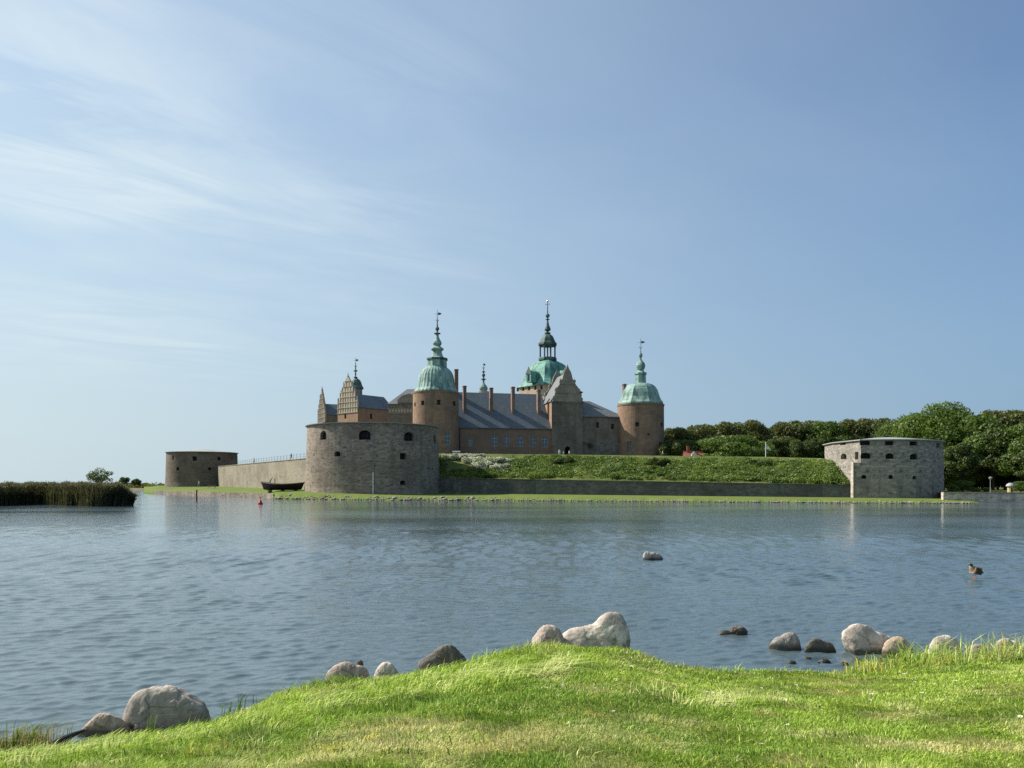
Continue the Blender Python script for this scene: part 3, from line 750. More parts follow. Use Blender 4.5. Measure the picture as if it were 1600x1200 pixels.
spire(t1, sx, y1, zprof(0, D1, kk, 450, [(9, 390), (28, 382), (28, 377), (8, 370), (6, 358), (14, 350), (17, 340), (14, 330), (6, 322), (4, 285), (2.5, 240)]), 12, 'copper_dark')
zz = lambda y, D=D1, k_=kk, y0=450: ZP(y0+y*k_, D)
vane(t1, sx, y1, zz(285), zz(180), zz(272), zz(217), 1.1)

# right round tower
t2, x2, y2, r2_, zt2 = round_tower(1001, 240.2, 35.8, 629.5, None, None, 0,
    [(995.5, 663, 6, 6.5, 'rect'), (1034, 664, 3, 6.5, 'rect'), (1013, 678.5, 3, 3.2, 'rect'), (984, 698, 7, 15, 'rect'), (1032, 697, 4, 13, 'rect')],
    'right round tower with eight-sided bell dome', 'dark', 1.015)
D2 = 240.2; k5 = .2
spire(t2, x2, y2, zprof(0, D2, k5, 450, [(186, 913), (186, 903), (172, 885), (158, 858), (148, 825), (138, 800), (122, 778), (98, 760), (62, 748), (44, 745)]), 8, 'copper', R(12), 'dome')
spire(t2, x2, y2, zprof(0, D2, k5, 450, [(44, 750), (43, 680), (50, 675), (50, 664), (38, 660), (26, 650)]), 8, 'copper', R(12), 'lantern_drum')
spire(t2, x2, y2, zprof(0, D2, k5, 450, [(26, 655), (24, 638), (31, 632), (31, 627), (35, 618), (37, 605), (31, 588), (18, 573), (9, 560), (7, 545), (13, 537), (15, 525), (12, 513), (5, 505), (3, 465), (2.5, 430)]), 16, 'copper')
zz2 = lambda y: ZP(450+y*k5, D2)
vane(t2, x2, y2, zz2(480), zz2(395), zz2(466), zz2(425), 1.1)
chimney_on(t2, XY(975.5, 246), 24, ZP(600, 246), .48, .6)

def gable_roof(b, P0, u, v, L, Wd, z0, z1, over=.35, hip0=0, hip1=0):
    """eave line starts at P0 along u, depth Wd along v, ridge in the middle"""
    a, c = P0-v*over-u*(.0 if hip0 else .1), P0+u*L-v*over+u*(0 if hip1 else .1)
    d, e = c+v*(Wd+2*over), a+v*(Wd+2*over)
    sl = (z1-z0)/(Wd/2); ze = z0-over*sl*.5
    ra, rc = P0+u*hip0+v*Wd/2, P0+u*(L-hip1)+v*Wd/2
    A, Cc, Dd, E = (p+UP*ze for p in (a, c, d, e)); RA, RC = ra+UP*z1, rc+UP*z1
    t = UP*.22
    b.quad(A, Cc, RC, RA); b.quad(Dd, E, RA, RC); b.quad(E, A, RA); b.quad(Cc, Dd, RC)
    b.quad(A-t, Cc-t, Cc, A); b.quad(Dd-t, E-t, E, Dd); b.quad(E-t, A-t, A, E); b.quad(Cc-t, Dd-t, Dd, Cc); b.quad(A-t, E-t, Dd-t, Cc-t)

# main wing between left tower and gate tower
aG0, aG1 = a_of(862, -.5), a_of(911, -.5)
ZE = 19.75; ZR = 30.8
b = MB(); cuts = MB(); WINS = []
Lm = aG0-4.0
b.box(CP(4.0+Lm/2-.05, 11), CU, CV, Lm/2-.02, 11, ZB, ZE-.35)
fo = -CV
wins_line(cuts, CP(0, 0), CU, fo, [(735.5, 691, 8, 11, 'rect'), (772.8, 688.5, 9.5, 17.5, 'rect'), (791.8, 688.5, 8.5, 17, 'rect'), (812.8, 689, 9, 18, 'rect'), (833, 689.5, 7.5, 17.5, 'rect'), (851.3, 690, 8.5, 17.5, 'rect')])
mw = b.build('wing', MT['wing'], castle, cuts=cuts); prop(mw, 'long low wing with bluish windows and big grey slate roof')
fill_windows(mw, 'blue')
b = MB(); gable_roof(b, CP(4, 0), CU, CV, Lm-.05, 22, ZE, ZR+.45, .4)
b.build('roof', MT['slate'], mw)
for px, py, base in ((725.8, 603, 628), (767.4, 606, 632), (801.4, 604.5, 635), (841.5, 609.5, 639)):
    a = a_of(px, 5.0); p = CP(a, 5.0); chimney_on(mw, p, 24, ZP(py, p.y), .47, .8)
b = MB(); p = CP(a_of(713, 10), 10); chimney_on(mw, p, 28, ZP(577, p.y), .55, .6)
b = MB(); b.tube([CP(7.1, -.12, ZB), CP(7.1, -.12, ZE-.6)], [.12, .12]); b.build('drainpipe', MT['iron'], mw)

# gate tower
am = (aG0+aG1)/2; hw = (aG1-aG0)/2; zg = 27.75
b = MB(); cuts = MB(); WINS = []
b.box(CP(am, 5.75), CU, CV, hw, 6.25, ZB, zg)
wins_line(cuts, CP(0, -.5), CU, fo, [(886.8, 706, 8.5, 17, 'arch')], 1.6)
gt = b.build('gate_tower', [MT['gate'], MT['gate_lit']], castle, cuts=cuts)
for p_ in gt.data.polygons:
    if p_.normal.dot(-CU) > .8 and p_.area > 20: p_.material_index = 1  # sun-facing left side takes the sunlit tone
prop(gt, 'square gate tower with scrolled stone gable and dark arched door')
c, r, out, w, h, s, d = WINS[0]; b = MB(); b.prism(c, r, UP, out, arch(w*.99, h*.99), -(d-.1), d+.05); b.build('door', MT['void'], gt); WINS = []
# shallow blind panels on the front face
b = MB()
for da in (-1.7, 1.7):
    b.prism(CP(am+da, -.5, zg-2.6), CU, UP, fo, rect(1.3, 3.2), .05, 0); b.prism(CP(am+da, -.55, zg-.8), CU, UP, fo, rect(1.9, .25), .12, 0)
b.prism(CP(am, -.5, zg-7), CU, UP, fo, rect(.35, 9), .08, 0)
b.prism(CP(am, -.5, zg-.15), CU, UP, fo, rect(2*hw+.5, .3), .22, 0)
b.build('stone_relief', MT['gate'], gt)
kg = 235/F/5
hp = [(120, 890), (118, 874), (104, 858), (110, 845), (100, 832), (97, 824), (97, 812), (84, 800), (88, 785), (76, 770), (62, 755), (60, 746), (55, 742), (46, 722), (38, 700), (34, 680), (26, 655), (16, 640), (9, 628), (7, 618), (0, 610)]
prf = [(h_*kg, ZP(450+y_*.2, 235)-zg) for h_, y_ in hp]
prof = prf+[(-x_, y_) for x_, y_ in reversed(prf[:-1])]
for bb, fl, nm in ((-.5, .22, 'gable'), (11.4, .3, 'gable')):
    b = MB(); b.prism(CP(am, bb, zg+.01), CU, UP, fo, prof, fl, .35)
    for yy in (824, 752):
        wv = [h_ for h_, y_ in hp if y_ <= yy][0]*kg
        b.prism(CP(am, bb, ZP(450+yy*.2, 235)), CU, UP, fo, rect(2*wv+.5, .25), fl+.15, .5)
    for xx, yy, ww, hh_ in ((-1.9, 858, .18, 1.5), (0, 858, .18, 1.5), (1.9, 858, .18, 1.5), (0, 785, .18, 1.3), (0, 700, .3, .9)):
        b.prism(CP(am+xx, bb, ZP(450+yy*.2, 235)), CU, UP, fo, rect(ww, hh_), fl+.06, 0)
    for sgn in (-1, 1):     # pinnacles and scrolls on the shoulders
        for h_, y_ in ((92, 812), (58, 742)):
            z = ZP(450+y_*.2, 235); q0 = CP(am+sgn*h_*kg, bb+.1)
            b.lathe(q0.x, q0.y, [(.22, z-.2), (.3, z+.2), (.12, z+.5), (.2, z+.8), (.05, z+1.3), (.01, z+1.5)], 8)
        for h_, y_, rr in ((112, 868, .5), (90, 800, .55), (54, 730, .5)):
            z = ZP(450+y_*.2, 235); pts_ = [(rr*math.cos(t), rr*math.sin(t)) for t in np.linspace(0, 2*math.pi, 13)[:-1]]
            b.prism(CP(am+sgn*h_*kg, bb, z), CU, UP, fo, pts_, fl+.1, .45)
    q0 = CP(am, bb); b.lathe(q0.x, q0.y, [(.2, zg+10.4), (.28, zg+10.8), (.1, zg+11), (.16, zg+11.2), (.02, zg+11.6)], 8)
    b.build(nm, MT['stone'], gt)
b = MB()
ze_, zr_ = zg+.05, zg+9.0
A0, B0, A1, B1 = CP(am-hw-.35, -.1), CP(am-hw-.35, 11.2), CP(am+hw+.35, -.1), CP(am+hw+.35, 11.2); R0, R1 = CP(am, -.1), CP(am, 11.2)
b.quad(A0+UP*ze_, R0+UP*zr_, R1+UP*zr_, B0+UP*ze_); b.quad(A1+UP*ze_, B1+UP*ze_, R1+UP*zr_, R0+UP*zr_)
b.quad(A0+UP*ze_, A1+UP*ze_, R0+UP*zr_); b.quad(B0+UP*ze_, R1+UP*zr_, B1+UP*ze_); b.quad(A0+UP*ze_, B0+UP*ze_, B1+UP*ze_, A1+UP*ze_)
b.build('roof', MT['slate2'], gt)
b = MB(); q0 = CP(am+hw-.6, 3.2); b.box(q0, CU, CV, 1.0, 1.1, zg+.2, zg+3.2); q1 = q0
for s_ in (-1, 1): b.quad(q1-CU*1.5-CV*1.3+UP*(zg+4.0), q1+CU*1.5-CV*1.3+UP*(zg+3.3), q1+CU*1.5+CV*1.3+UP*(zg+3.3), q1-CU*1.5+CV*1.3+UP*(zg+4.0)) if s_ < 0 else b.quad(q1-CU*1.5-CV*1.3+UP*(zg+4.2), q1-CU*1.5+CV*1.3+UP*(zg+4.2), q1+CU*1.5+CV*1.3+UP*(zg+3.5), q1+CU*1.5-CV*1.3+UP*(zg+3.5))
b.box(q0-CV*1.12, CU, CV, .35, .03, zg+1.6, zg+2.8, 1)
b.build('dormer', [MT['stone'], MT['void']], gt)

# wing between gate tower and right tower
aR = a_of(975, 0); ze = 23.7; zr = 29.1
b = MB(); cuts = MB(); WINS = []
L2 = aR-aG1
b.box(CP(aG1+L2/2+.02, 8), CU, CV, L2/2-.02, 8, ZB, ze-.3)
wins_line(cuts, CP(0, 0), CU, fo, [(933.8, 664, 4.3, 8.5, 'rect'), (957, 666.5, 4.3, 8, 'rect'), (939.8, 698, 5.5, 13, 'rect'), (958.6, 698, 5.5, 13, 'rect')])
gw = b.build('wing', MT['gate'], castle, cuts=cuts); prop(gw, 'tall dark wing with hipped grey roof between gate tower and right tower')
WW = WINS; WINS = WW[:2]; fill_windows(gw, 'void'); WINS = WW[2:]; fill_windows(gw, 'blue')
b = MB(); gable_roof(b, CP(aG1+.25, 0), CU, CV, L2-.1, 16, ze, zr, .4, 0, 8.6); b.build('roof', MT['slate2'], gw)
b = MB(); q0 = CP(aG1+.9, -.3, 0); z = ZP(693, 236)
b.tube([CP(aG1+.15, -.2, z+.5), CP(aG1+2.4, -1.2, z-.9)], [.09, .09], 5); b.box(CP(aG1+2.2, -.8), CU, CV, .5, .7, z-1.2, z-.1); b.tube([CP(aG1+2.2, -.8, z-.1), CP(aG1+2.2, -.8, z+.9)], [.08, .08], 5)
b.build('stair_rail', MT['iron'], gw)
b = MB(); p = CP(aR-.9, -.15); b.tube([p+UP*ZB, p+UP*(ze-.5)], [.13, .13]); b.build('drainpipe', MT['iron'], gw)

# central keep tower with lantern
Dk = 268; xk = (855.6-CX)/F*Dk; yk = Dk; hd_ = 53/F*Dk
rotk = R(-93); ch = .22       # chamfered square, seen on its corner
def chsq(rr, rot):
    pts = []
    for i in range(4):
        a = rot+i*math.pi/2; c0 = Vector((math.cos(a), math.sin(a), 0)); n0 = Vector((math.cos(a+math.pi/2), math.sin(a+math.pi/2), 0)); p0_ = Vector((math.cos(a-math.pi/2), math.sin(a-math.pi/2), 0))
        pts.append((c0*(1-ch/2)+p0_*(ch/2))*rr); pts.append((c0*(1-ch/2)+n0*(ch/2))*rr)
    return pts
def chloft(b, prof):
    base = len(b.v)
    for r, z in prof:
        for p in chsq(r, rotk): b.v.append(Vector((xk+p.x, yk+p.y, z)))
    for j in range(len(prof)-1):
        for i in range(8):
            i2 = (i+1) % 8; b.f.append((base+j*8+i, base+j*8+i2, base+(j+1)*8+i2, base+(j+1)*8+i)); b.m.append(0)
    b.f.append(tuple(base+i for i in reversed(range(8)))); b.m.append(0); b.f.append(tuple(base+(len(prof)-1)*8+i for i in range(8))); b.m.append(0)
ky = lambda y: ZP(450+y*.2, Dk)
kr = lambda r: r*.2/F*Dk
b = MB(); zk = ky(775)-.1
hk = kr(246); base = len(b.v)
chloft(b, [(hk, ZB), (hk, zk-.5), (hk+.4, zk-.3), (hk+.4, zk-.02)])
cuts = MB(); WINS = []
corner = [Vector((xk+p.x, yk+p.y, 0)) for p in chsq(hk, rotk)]
# left visible face: between the near corner's left chamfer point and the left corner
near = min(corner, key=lambda p: p.y); left = min(corner, key=lambda p: p.x)
cand = sorted(corner, key=lambda p: p.x)
fl_a = [p for p in corner if p.x < xk and p.y < yk]; fl_a.sort(key=lambda p: p.x); fA, fB = fl_a[0], fl_a[-1]
fu = (fB-fA).normalized(); fo2 = Vector((fu.y, -fu.x, 0))
for px in (807.8, 817.4, 826.6, 836.4, 846):
    p = line_hit(fA, fu, px); opening(cuts, p+UP*(ZP(608.5-(px-807)*.08, p.y)), fo2, 1.1, 1.35, 'rect', .4)
keep = b.build('keep_tower', MT['keep'], castle, cuts=cuts); prop(keep, 'central square tower with huge green dome and open lantern')
fill_windows(keep, 'void')
b = MB(); chloft(b, [(kr(r_)+.1, ky(y_)) for r_, y_ in [(262, 780), (258, 773), (232, 752), (212, 728), (198, 700), (190, 672), (180, 645), (168, 626), (150, 607), (125, 592), (96, 580), (74, 570)]])
dome = b.build('dome', MT['copper2'], keep)
spire(keep, xk, yk, [(kr(r_), ky(y_)) for r_, y_ in [(70, 572), (76, 566), (76, 552), (70, 548), (68, 545)]], 8, 'copper_dark', R(20), 'lantern_base')
for i in range(8):
    a = R(20)+i*math.pi/4; b = MB(); b.lathe(xk+kr(62)*math.cos(a), yk+kr(62)*math.sin(a), [(.3, ky(548)), (.26, ky(540)), (.26, ky(470)), (.34, ky(460)), (.34, ky(452))], 8); b.build('column', MT['copper_dark'], keep)
b = MB(); b.tube([(xk, yk, ky(550)), (xk, yk, ky(452))], [.25, .25], 8); b.build('bell_post', MT['copper_dark'], keep)
spire(keep, xk, yk, [(kr(r_), ky(y_)) for r_, y_ in [(66, 456), (70, 453), (77, 447), (77, 434), (66, 430)]], 8, 'copper_dark', R(20), 'cornice')
spire(keep, xk, yk, [(kr(r_), ky(y_)) for r_, y_ in [(68, 431), (60, 415), (52, 395), (42, 378), (28, 366), (15, 362)]], 8, 'copper_dark', R(20), 'lantern_cap')
spire(keep, xk, yk, [(kr(r_), ky(y_)) for r_, y_ in [(15, 364), (24, 356), (24, 350), (9, 346), (9, 340), (22, 332), (25, 324), (20, 308), (12, 288), (7, 262), (6, 250), (16, 247), (16, 243), (5, 240), (7, 232), (15, 224), (17, 215), (14, 206), (5, 199), (3.5, 160), (2.5, 110)]], 16, 'copper_dark')
b = MB(); b.lathe(xk, yk, [(.02, ky(112)), (.3, ky(107)), (.38, ky(103)), (.3, ky(98)), (.02, ky(94))], 12)
b.tube([(xk-.8, yk, ky(128)), (xk+.9, yk, ky(126))], [.07, .07], 5); b.tube([(xk+.7, yk, ky(135)), (xk+.75, yk, ky(118))], [.08, .03], 5); b.lathe(xk-.7, yk, [(.02, ky(133)), (.16, ky(128)), (.02, ky(123))], 8)
b.build('weather_vane', MT['gold'], keep)
for px, fA_, in ((828, 0), (881, 1)):      # dormers on the dome
    s_ = -1 if fA_ == 0 else 1
    D_ = Dk-7.6; x_ = (px-CX)/F*D_; out = fo2 if fA_ == 0 else Vector((-fo2.x, fo2.y, 0)); r__ = UP.cross(out).normalized()
    c = Vector((x_, D_, ZP(590, D_))); b = MB()
    b.prism(c, r__, UP, out, [(-1.1, -1.6), (1.1, -1.6), (1.1, 1.3), (.75, 2.0), (0, 2.5), (-.75, 2.0), (-1.1, 1.3)], .6, 3.5, 0)
    b.prism(c+UP*-.1, r__, UP, out, rect(.95, 2.1), .63, 0, 1)
    b.prism(c, r__, UP, out, [(-1.5, 1.2), (1.5, 1.2), (.8, 2.3), (.3, 2.9), (0, 3.6), (-.3, 2.9), (-.8, 2.3)], .75, -.5, 2)
    b.build('dormer', [MT['copper2'], MT['void'], MT['copper_dark']], keep)

# small stair turret spire behind the main wing
Ds = 262; xs_ = (755.6-CX)/F*Ds
st_ = empty('x', (0, 0, 0)); bpy.data.objects.remove(st_)
b = MB(); b.lathe(xs_, Ds, [(2.1, ZB), (2.1, ZP(612, Ds))], 16); tt = b.build('stair_turret', MT['keep'], castle); prop(tt, 'slim stair turret whose green onion spire shows above the long slate roof')
sy = lambda y: ZP(450+y*.2, Ds); sr = lambda r: r*.2/F*Ds
spire(tt, xs_, Ds, [(sr(r_), sy(y_)) for r_, y_ in [(44, 830), (30, 815), (27, 803), (33, 790), (32, 778), (22, 762), (11, 748), (7, 740)]], 12, 'copper', 0, 'onion_dome')
spire(tt, xs_, Ds, [(sr(r_), sy(y_)) for r_, y_ in [(7, 742), (6, 722), (20, 715), (20, 711), (6, 706), (6, 694), (13, 686), (13, 676), (5, 668), (4, 662), (14, 657), (14, 653), (3, 648), (2.5, 620)]], 10, 'copper_dark')
vane(tt, xs_, Ds, sy(625), sy(585), sy(625), sy(600), .6)

# ---- left group of wings
def ornate_gable(parent, c, r, out, hw, z0, z1, matl, tiers=4):
    """stepped renaissance gable standing on z0"""
    H = z1-z0; b = MB(); t = .3
    steps = [(1.0, 0), (1.0, .28), (.80, .33), (.76, .50), (.56, .56), (.50, .68), (.34, .72), (.30, .82), (.22, .86), (.10, .93), (.04, .97), (0, 1.0)]
    prf = [(hw*a, H*q_) for a, q_ in steps]; prof = prf+[(-x_, y_) for x_, y_ in reversed(prf[:-1])]
    b.prism(c+UP*z0, r, UP, out, prof, 0, .5)
    for q_ in (0.0, .14, .28, .42, .56, .70, .84):
        wv = np.interp(q_+.001, [s_[1] for s_ in steps], [s_[0] for s_ in steps])*hw
        b.prism(c+UP*(z0+H*q_), r, UP, out, rect(2*wv+.25, .2), .18, .05)
        nn = max(2, int(2*wv/1.3)+1)
        if q_ < .84:
            for i in range(nn):
                xx = -wv+.15+(2*wv-.3)*i/(nn-1); b.prism(c+r*xx+UP*(z0+H*(q_+.07)), r, UP, out, rect(.22, H*.14-.2), .13, .03)
    for s_ in (-1, 1):
        for a, q_ in ((.94, .28), (.70, .50), (.44, .68)):
            q0 = c+r*(s_*hw*a)-out*.2; z = z0+H*q_
            b.lathe(q0.x, q0.y, [(.28, z), (.32, z+.5), (.14, z+.8), (.22, z+1.1), (.05, z+1.8), (.01, z+2.1)], 8)
    q0 = c-out*.2; b.lathe(q0.x, q0.y, [(.25, z1-.6), (.3, z1-.2), (.1, z1), (.16, z1+.3), (.02, z1+1.0)], 8)
    return b.build('gable', matl, parent)
# B: wing with the large pale gable
al = R(40); uB = Vector((math.sin(al), math.cos(al), 0)); wB = Vector((-math.cos(al), math.sin(al), 0)); nB = -uB
PB = XY(559, 250); MBw = 10.5; LBw = 15.0; zeB = 27.9; zrB = 32.7
b = MB(); cuts = MB(); WINS = []
cB = PB+uB*LBw/2+wB*MBw/2
b.box(cB, uB, wB, LBw/2, MBw/2, ZB, zeB-.3)
p = line_hit(PB, uB, 580); opening(cuts, p+UP*ZP(650.5, p.y), -wB, 1.0, 1.7, 'rect', .35)
p = line_hit(PB, wB, 539.5); opening(cuts, p+UP*ZP(650.5, p.y), nB, 1.0, 1.5, 'rect', .35)
wb = b.build('wing', MT['gate_lit'], castle, cuts=cuts); prop(wb, 'rear wing ending in a tall sunlit stepped gable'); fill_windows(wb, 'void')
b = MB(); gable_roof(b, PB+uB*.5, uB, wB, LBw, MBw, zeB, zrB, .3); b.build('roof', MT['slate'], wb)
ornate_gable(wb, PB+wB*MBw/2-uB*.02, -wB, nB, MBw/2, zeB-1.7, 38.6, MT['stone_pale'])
# A: farthest left wing, gable seen edge-on
al = R(62); uA = Vector((math.sin(al), math.cos(al), 0)); wA = Vector((-math.cos(al), math.sin(al), 0))
PA = XY(508, 275); b = MB(); b.box(PA+uA*8+wA*5, uA, wA, 8, 5, ZB, 27.6)
wa = b.build('wing', MT['gate'], castle); prop(wa, 'farthest left wing with narrow stepped gable')
b = MB(); gable_roof(b, PA+uA*.5, uA, wA, 15.5, 10, 27.8, 31.9, .3); b.build('roof', MT['slate'], wa)
ornate_gable(wa, PA+wA*5-uA*.02, -wA, -uA, 5.4, 25, 37.3, MT['stone'])
# C: arcaded block beside the left tower
PC = XY(605.5, 243); uC = Vector((.99, -.08, 0)).normalized(); vC = Vector((-uC.y, uC.x, 0))
b = MB(); b.box(PC+uC*5+vC*6, uC, vC, 5, 6, ZB, 28.0); cb = b.build('wing', MT['gate'], castle); prop(cb, 'arcaded stone block tucked beside the left tower')
b = MB(); gable_roof(b, PC, uC, vC, 12, 12, 28.2, 33.4, .35, 5, 0); b.build('roof', MT['slate2'], cb)
b = MB(); oC = -vC
for z in (25.0, 26.6, 28.1): b.prism(PC+uC*4+UP*z, uC, UP, oC, rect(8.2, .18), .18, 0)
for i in range(9): b.prism(PC+uC*(.3+i*.95)+UP*26.5, uC, UP, oC, rect(.2, 3.2), .12, 0)
for i in range(8):
    pr = arch(.6, 1.2); b.prism(PC+uC*(.78+i*.95)+UP*25.9, uC, UP, oC, pr, .06, 0, 1)
b.prism(PC+uC*5.8-vC*.2+UP*28.35, uC, UP, oC, [(-2.6, 0), (2.6, 0), (2.6, 2.4), (1.2, 2.9), (-1.2, 2.2), (-2.6, .9)], .1, .5)
for i in range(5): b.prism(PC+uC*(4.0+i*.9)-vC*.2+UP*29.6, uC, UP, oC, rect(.16, 1.3), .17, 0, 1)
b.build('arcade', [MT['stone'], MT['stone_pale']], cb)
# little lead-domed turret behind the pale gable
Dj = 264; xj = (555.6-CX)/F*Dj; jy = lambda y: ZP(450+y*.1875, Dj); jr = lambda r: r*.1875/F*Dj
b = MB(); b.lathe(xj+.4, Dj, [(jr(46), ZB), (jr(46), jy(832))], 8); tj = b.build('stair_turret', MT['stone'], castle); prop(tj, 'small turret with dark dome behind the pale stepped gable')
spire(tj, xj+.2, Dj, [(jr(r_), jy(y_)) for r_, y_ in [(62, 842), (62, 832), (50, 812), (44, 790), (34, 770), (18, 757), (8, 750)]], 10, 'copper_dark', 0, 'dome')
spire(tj, xj, Dj, [(jr(r_), jy(y_)) for r_, y_ in [(8, 752), (17, 747), (17, 742), (5, 738), (5, 722), (9, 716), (5, 708), (5, 698), (17, 693), (17, 688), (5, 682), (4, 660), (2.5, 620)]], 10, 'copper_dark')
vane(tj, xj, Dj, jy(660), jy(580), jy(655), jy(603), .9)

# ------------------------------------------------------------------ trees
def leaf_cloud(clumps, n, size, r, flat=.8):
    """leaf-sized quads spread over and inside clump ellipsoids"""
    w = np.array([c[3]*c[4]+c[3]*c[5]+c[4]*c[5] for c in clumps]); idx = r.choice(len(clumps), n, p=w/w.sum())
    cl = np.array(clumps)[idx]
    d = r.normal(size=(n, 3)); d /= np.linalg.norm(d, axis=1)[:, None]
    rad = 1-np.abs(r.normal(size=n))*.16+r.normal(size=n)*.05
    # lumpy surface
    rad *= .86+.28*lattice(d[:, 0]*2.2+idx*3.1+50, d[:, 2]*2.2+d[:, 1]*1.7+50, 1.0, 4)
    ctr = cl[:, :3]+d*rad[:, None]*cl[:, 3:6]
    nr_ = d+r.normal(size=(n, 3))*.75; nr_ /= np.linalg.norm(nr_, axis=1)[:, None]
    a = np.cross(nr_, r.normal(size=(n, 3))); a /= np.linalg.norm(a, axis=1)[:, None]; b_ = np.cross(nr_, a)
    s = size*(.55+.9*r.random(n))[:, None]; s2 = s*(.5+.5*r.random(n))[:, None]
    co = np.stack([ctr-a*s, ctr-b_*s2, ctr+a*s, ctr+b_*s2], 1).reshape(-1, 3)
    rnd = np.clip(.5+r.normal(size=n)*.22+(lattice(cl[:, 0]*3+9, cl[:, 2]*3+9, 1., 3)-.5)*.5, 0, 1)
    return co, np.arange(n*4).reshape(n, 4), np.repeat(rnd, 4)
def crown_clumps(r, W_, H_, z0, n=26, shape='round'):
    cl = [(0, 0, z0+H_*.5, W_*.30, W_*.30, H_*.36)]
    for i in range(n):
        th = r.random()*6.283; ph = math.asin(r.uniform(-.75, 1)); rr = .72+.1*r.random()
        x = math.cos(th)*math.cos(ph)*W_/2*rr; y = math.sin(th)*math.cos(ph)*W_/2*rr; z = z0+H_*.5+math.sin(ph)*H_/2*rr*(1.0 if shape == 'round' else .9)
        s = r.uniform(.13, .23); cl.append((x, y, z, W_*s, W_*s, min(W_, H_)*s*r.uniform(.7, .95)))
    return cl
def make_tree_mesh(nm, seed, W_, H_, z0, nleaf, lsize, leafmat, nclump=26, trunkr=.35, lean=0):
    r = np.random.default_rng(seed); cl = crown_clumps(r, W_, H_, z0, nclump)
    co, q, rnd = leaf_cloud(cl, nleaf, lsize, r)
    oc = raw_mesh('crown', co, q, 4, MT[leafmat], smooth=False, attr=('rnd', 'FLOAT', rnd))
    b = MB(); b.tube([(0, 0, -1), (.1, 0, z0*.5), (.05*W_*lean, .1, z0+H_*.35), (0, 0, z0+H_*.75)], [trunkr*1.3, trunkr, trunkr*.6, trunkr*.15], 7)
    for c in cl[1:9]:
        b.tube([(0, 0, z0*.8), (c[0]*.4, c[1]*.4, z0+(c[2]-z0)*.45), (c[0], c[1], c[2])], [trunkr*.5, trunkr*.3, .04], 5)
    ot = b.build('trunk', MT['bark'], org=(0, 0, 0))
    return oc, ot
TREES = {}
for nm, seed, W_, H_, z0, lm, nl in (('dark1', 1, 13, 14, 4, 'leaf_dark', 17000), ('dark2', 2, 11, 15, 3.5, 'leaf_dark', 17000), ('brown', 3, 13, 13, 4.5, 'leaf_brown', 17000),
                                     ('mid', 4, 14, 14, 3, 'leaf_mid', 19000), ('bright', 5, 19, 19, 2.5, 'leaf_bright', 42000), ('sparse', 8, 13, 7.5, 1.2, 'leaf_dark', 2600), ('dome', 6, 19, 8, .2, 'leaf_mid', 22000)):
    TREES[nm] = (make_tree_mesh(nm, seed, W_, H_, z0, nl, {'bright': .24, 'dome': .22}.get(nm, .27), lm, {'bright': 44, 'sparse': 17}.get(nm, 30)), z0+H_, W_, lm)
for k_ in TREES:
    for o_ in TREES[k_][0]: C.objects.unlink(o_)
def plant_tree(kind, px, D, pyTop, zg, label, group=None, name='tree', cat='tree', wid=1.0):
    (oc, ot), Ht, W_, lm = TREES[kind]; x = (px-CX)/F*D; zt = ZP(pyTop, D)
    s = (zt-zg)/Ht; root = empty(name, (x, D, zg), label, cat, group)
    root.rotation_euler = (0, 0, random.random()*6.28); root.scale = (s*wid, s*wid, s)
    for o_ in (oc, ot):
        c = o_.copy(); C.objects.link(c); c.parent = root
    return root
# the long tree line behind the rampart: pixel, depth, crown top
TL = [(1045, 250, 671, 'brown'), (1062, 244, 669, 'brown'), (1080, 252, 668, 'dark1'), (1097, 246, 665, 'brown'), (1115, 252, 663, 'dark2'), (1133, 244, 662, 'brown'), (1152, 252, 660, 'dark1'),
      (1170, 246, 659, 'brown'), (1188, 254, 662, 'dark2'), (1205, 248, 664, 'dark1'), (1222, 244, 660, 'brown'), (1237, 250, 655, 'dark2'), (1254, 244, 661, 'dark1'), (1272, 250, 659, 'brown'),
      (1290, 242, 660, 'mid'), (1308, 250, 659, 'dark1'), (1326, 244, 657, 'brown'), (1345, 250, 657, 'brown'), (1363, 242, 660, 'dark1'), (1382, 250, 655, 'brown'), (1400, 244, 656, 'dark2')]
for px, D, py, kd in TL:
    plant_tree(kd, px, D, py+random.uniform(-1.5, 1), 6, {'brown': 'olive-brown round tree in the long row of trees behind the rampart', 'dark1': 'dark green broad tree in the long row behind the rampart',
        'dark2': 'dark green upright tree in the long row behind the rampart', 'mid': 'fresher green tree in the row, behind the left side of the polygonal bastion'}[kd], 'tree line behind the rampart', wid=1.0)
for px, D, py, kd in [(1050, 232, 686, 'dark1'), (1075, 234, 688, 'mid'), (1100, 235, 683, 'dark1'), (1205, 234, 684, 'dark2'), (1228, 236, 682, 'dark1'), (1250, 232, 686, 'dark1'), (1275, 236, 683, 'dark2')]:
    plant_tree(kd, px, D, py, 6, 'low shaded tree in front of the long row, just above the rampart crest', 'lower trees above the rampart')
plant_tree('dome', 1147, 222, 681, 8, 'broad dome-shaped green tree in front of the row, left of the white flag', wid=1.0)
plant_tree('bright', 1468, 186, 632, 1.4, 'tallest bright green tree rising behind the right side of the polygonal bastion')
plant_tree('bright', 1412, 200, 652, 1.4, 'bright green tree above the left half of the polygonal bastion roof', wid=.8)
plant_tree('mid', 1520, 178, 650, 1.4, 'green tree on the right of the tallest bright tree', wid=1.1)
plant_tree('mid', 1596, 168, 664, 1.4, 'green tree at the right edge above the little hut')
plant_tree('dark1', 1552, 172, 668, 1.4, 'dark shaded tree standing above the lamp post')
plant_tree('dark2', 1500, 165, 690, 1.4, 'dark low tree beside the right wall of the polygonal bastion')
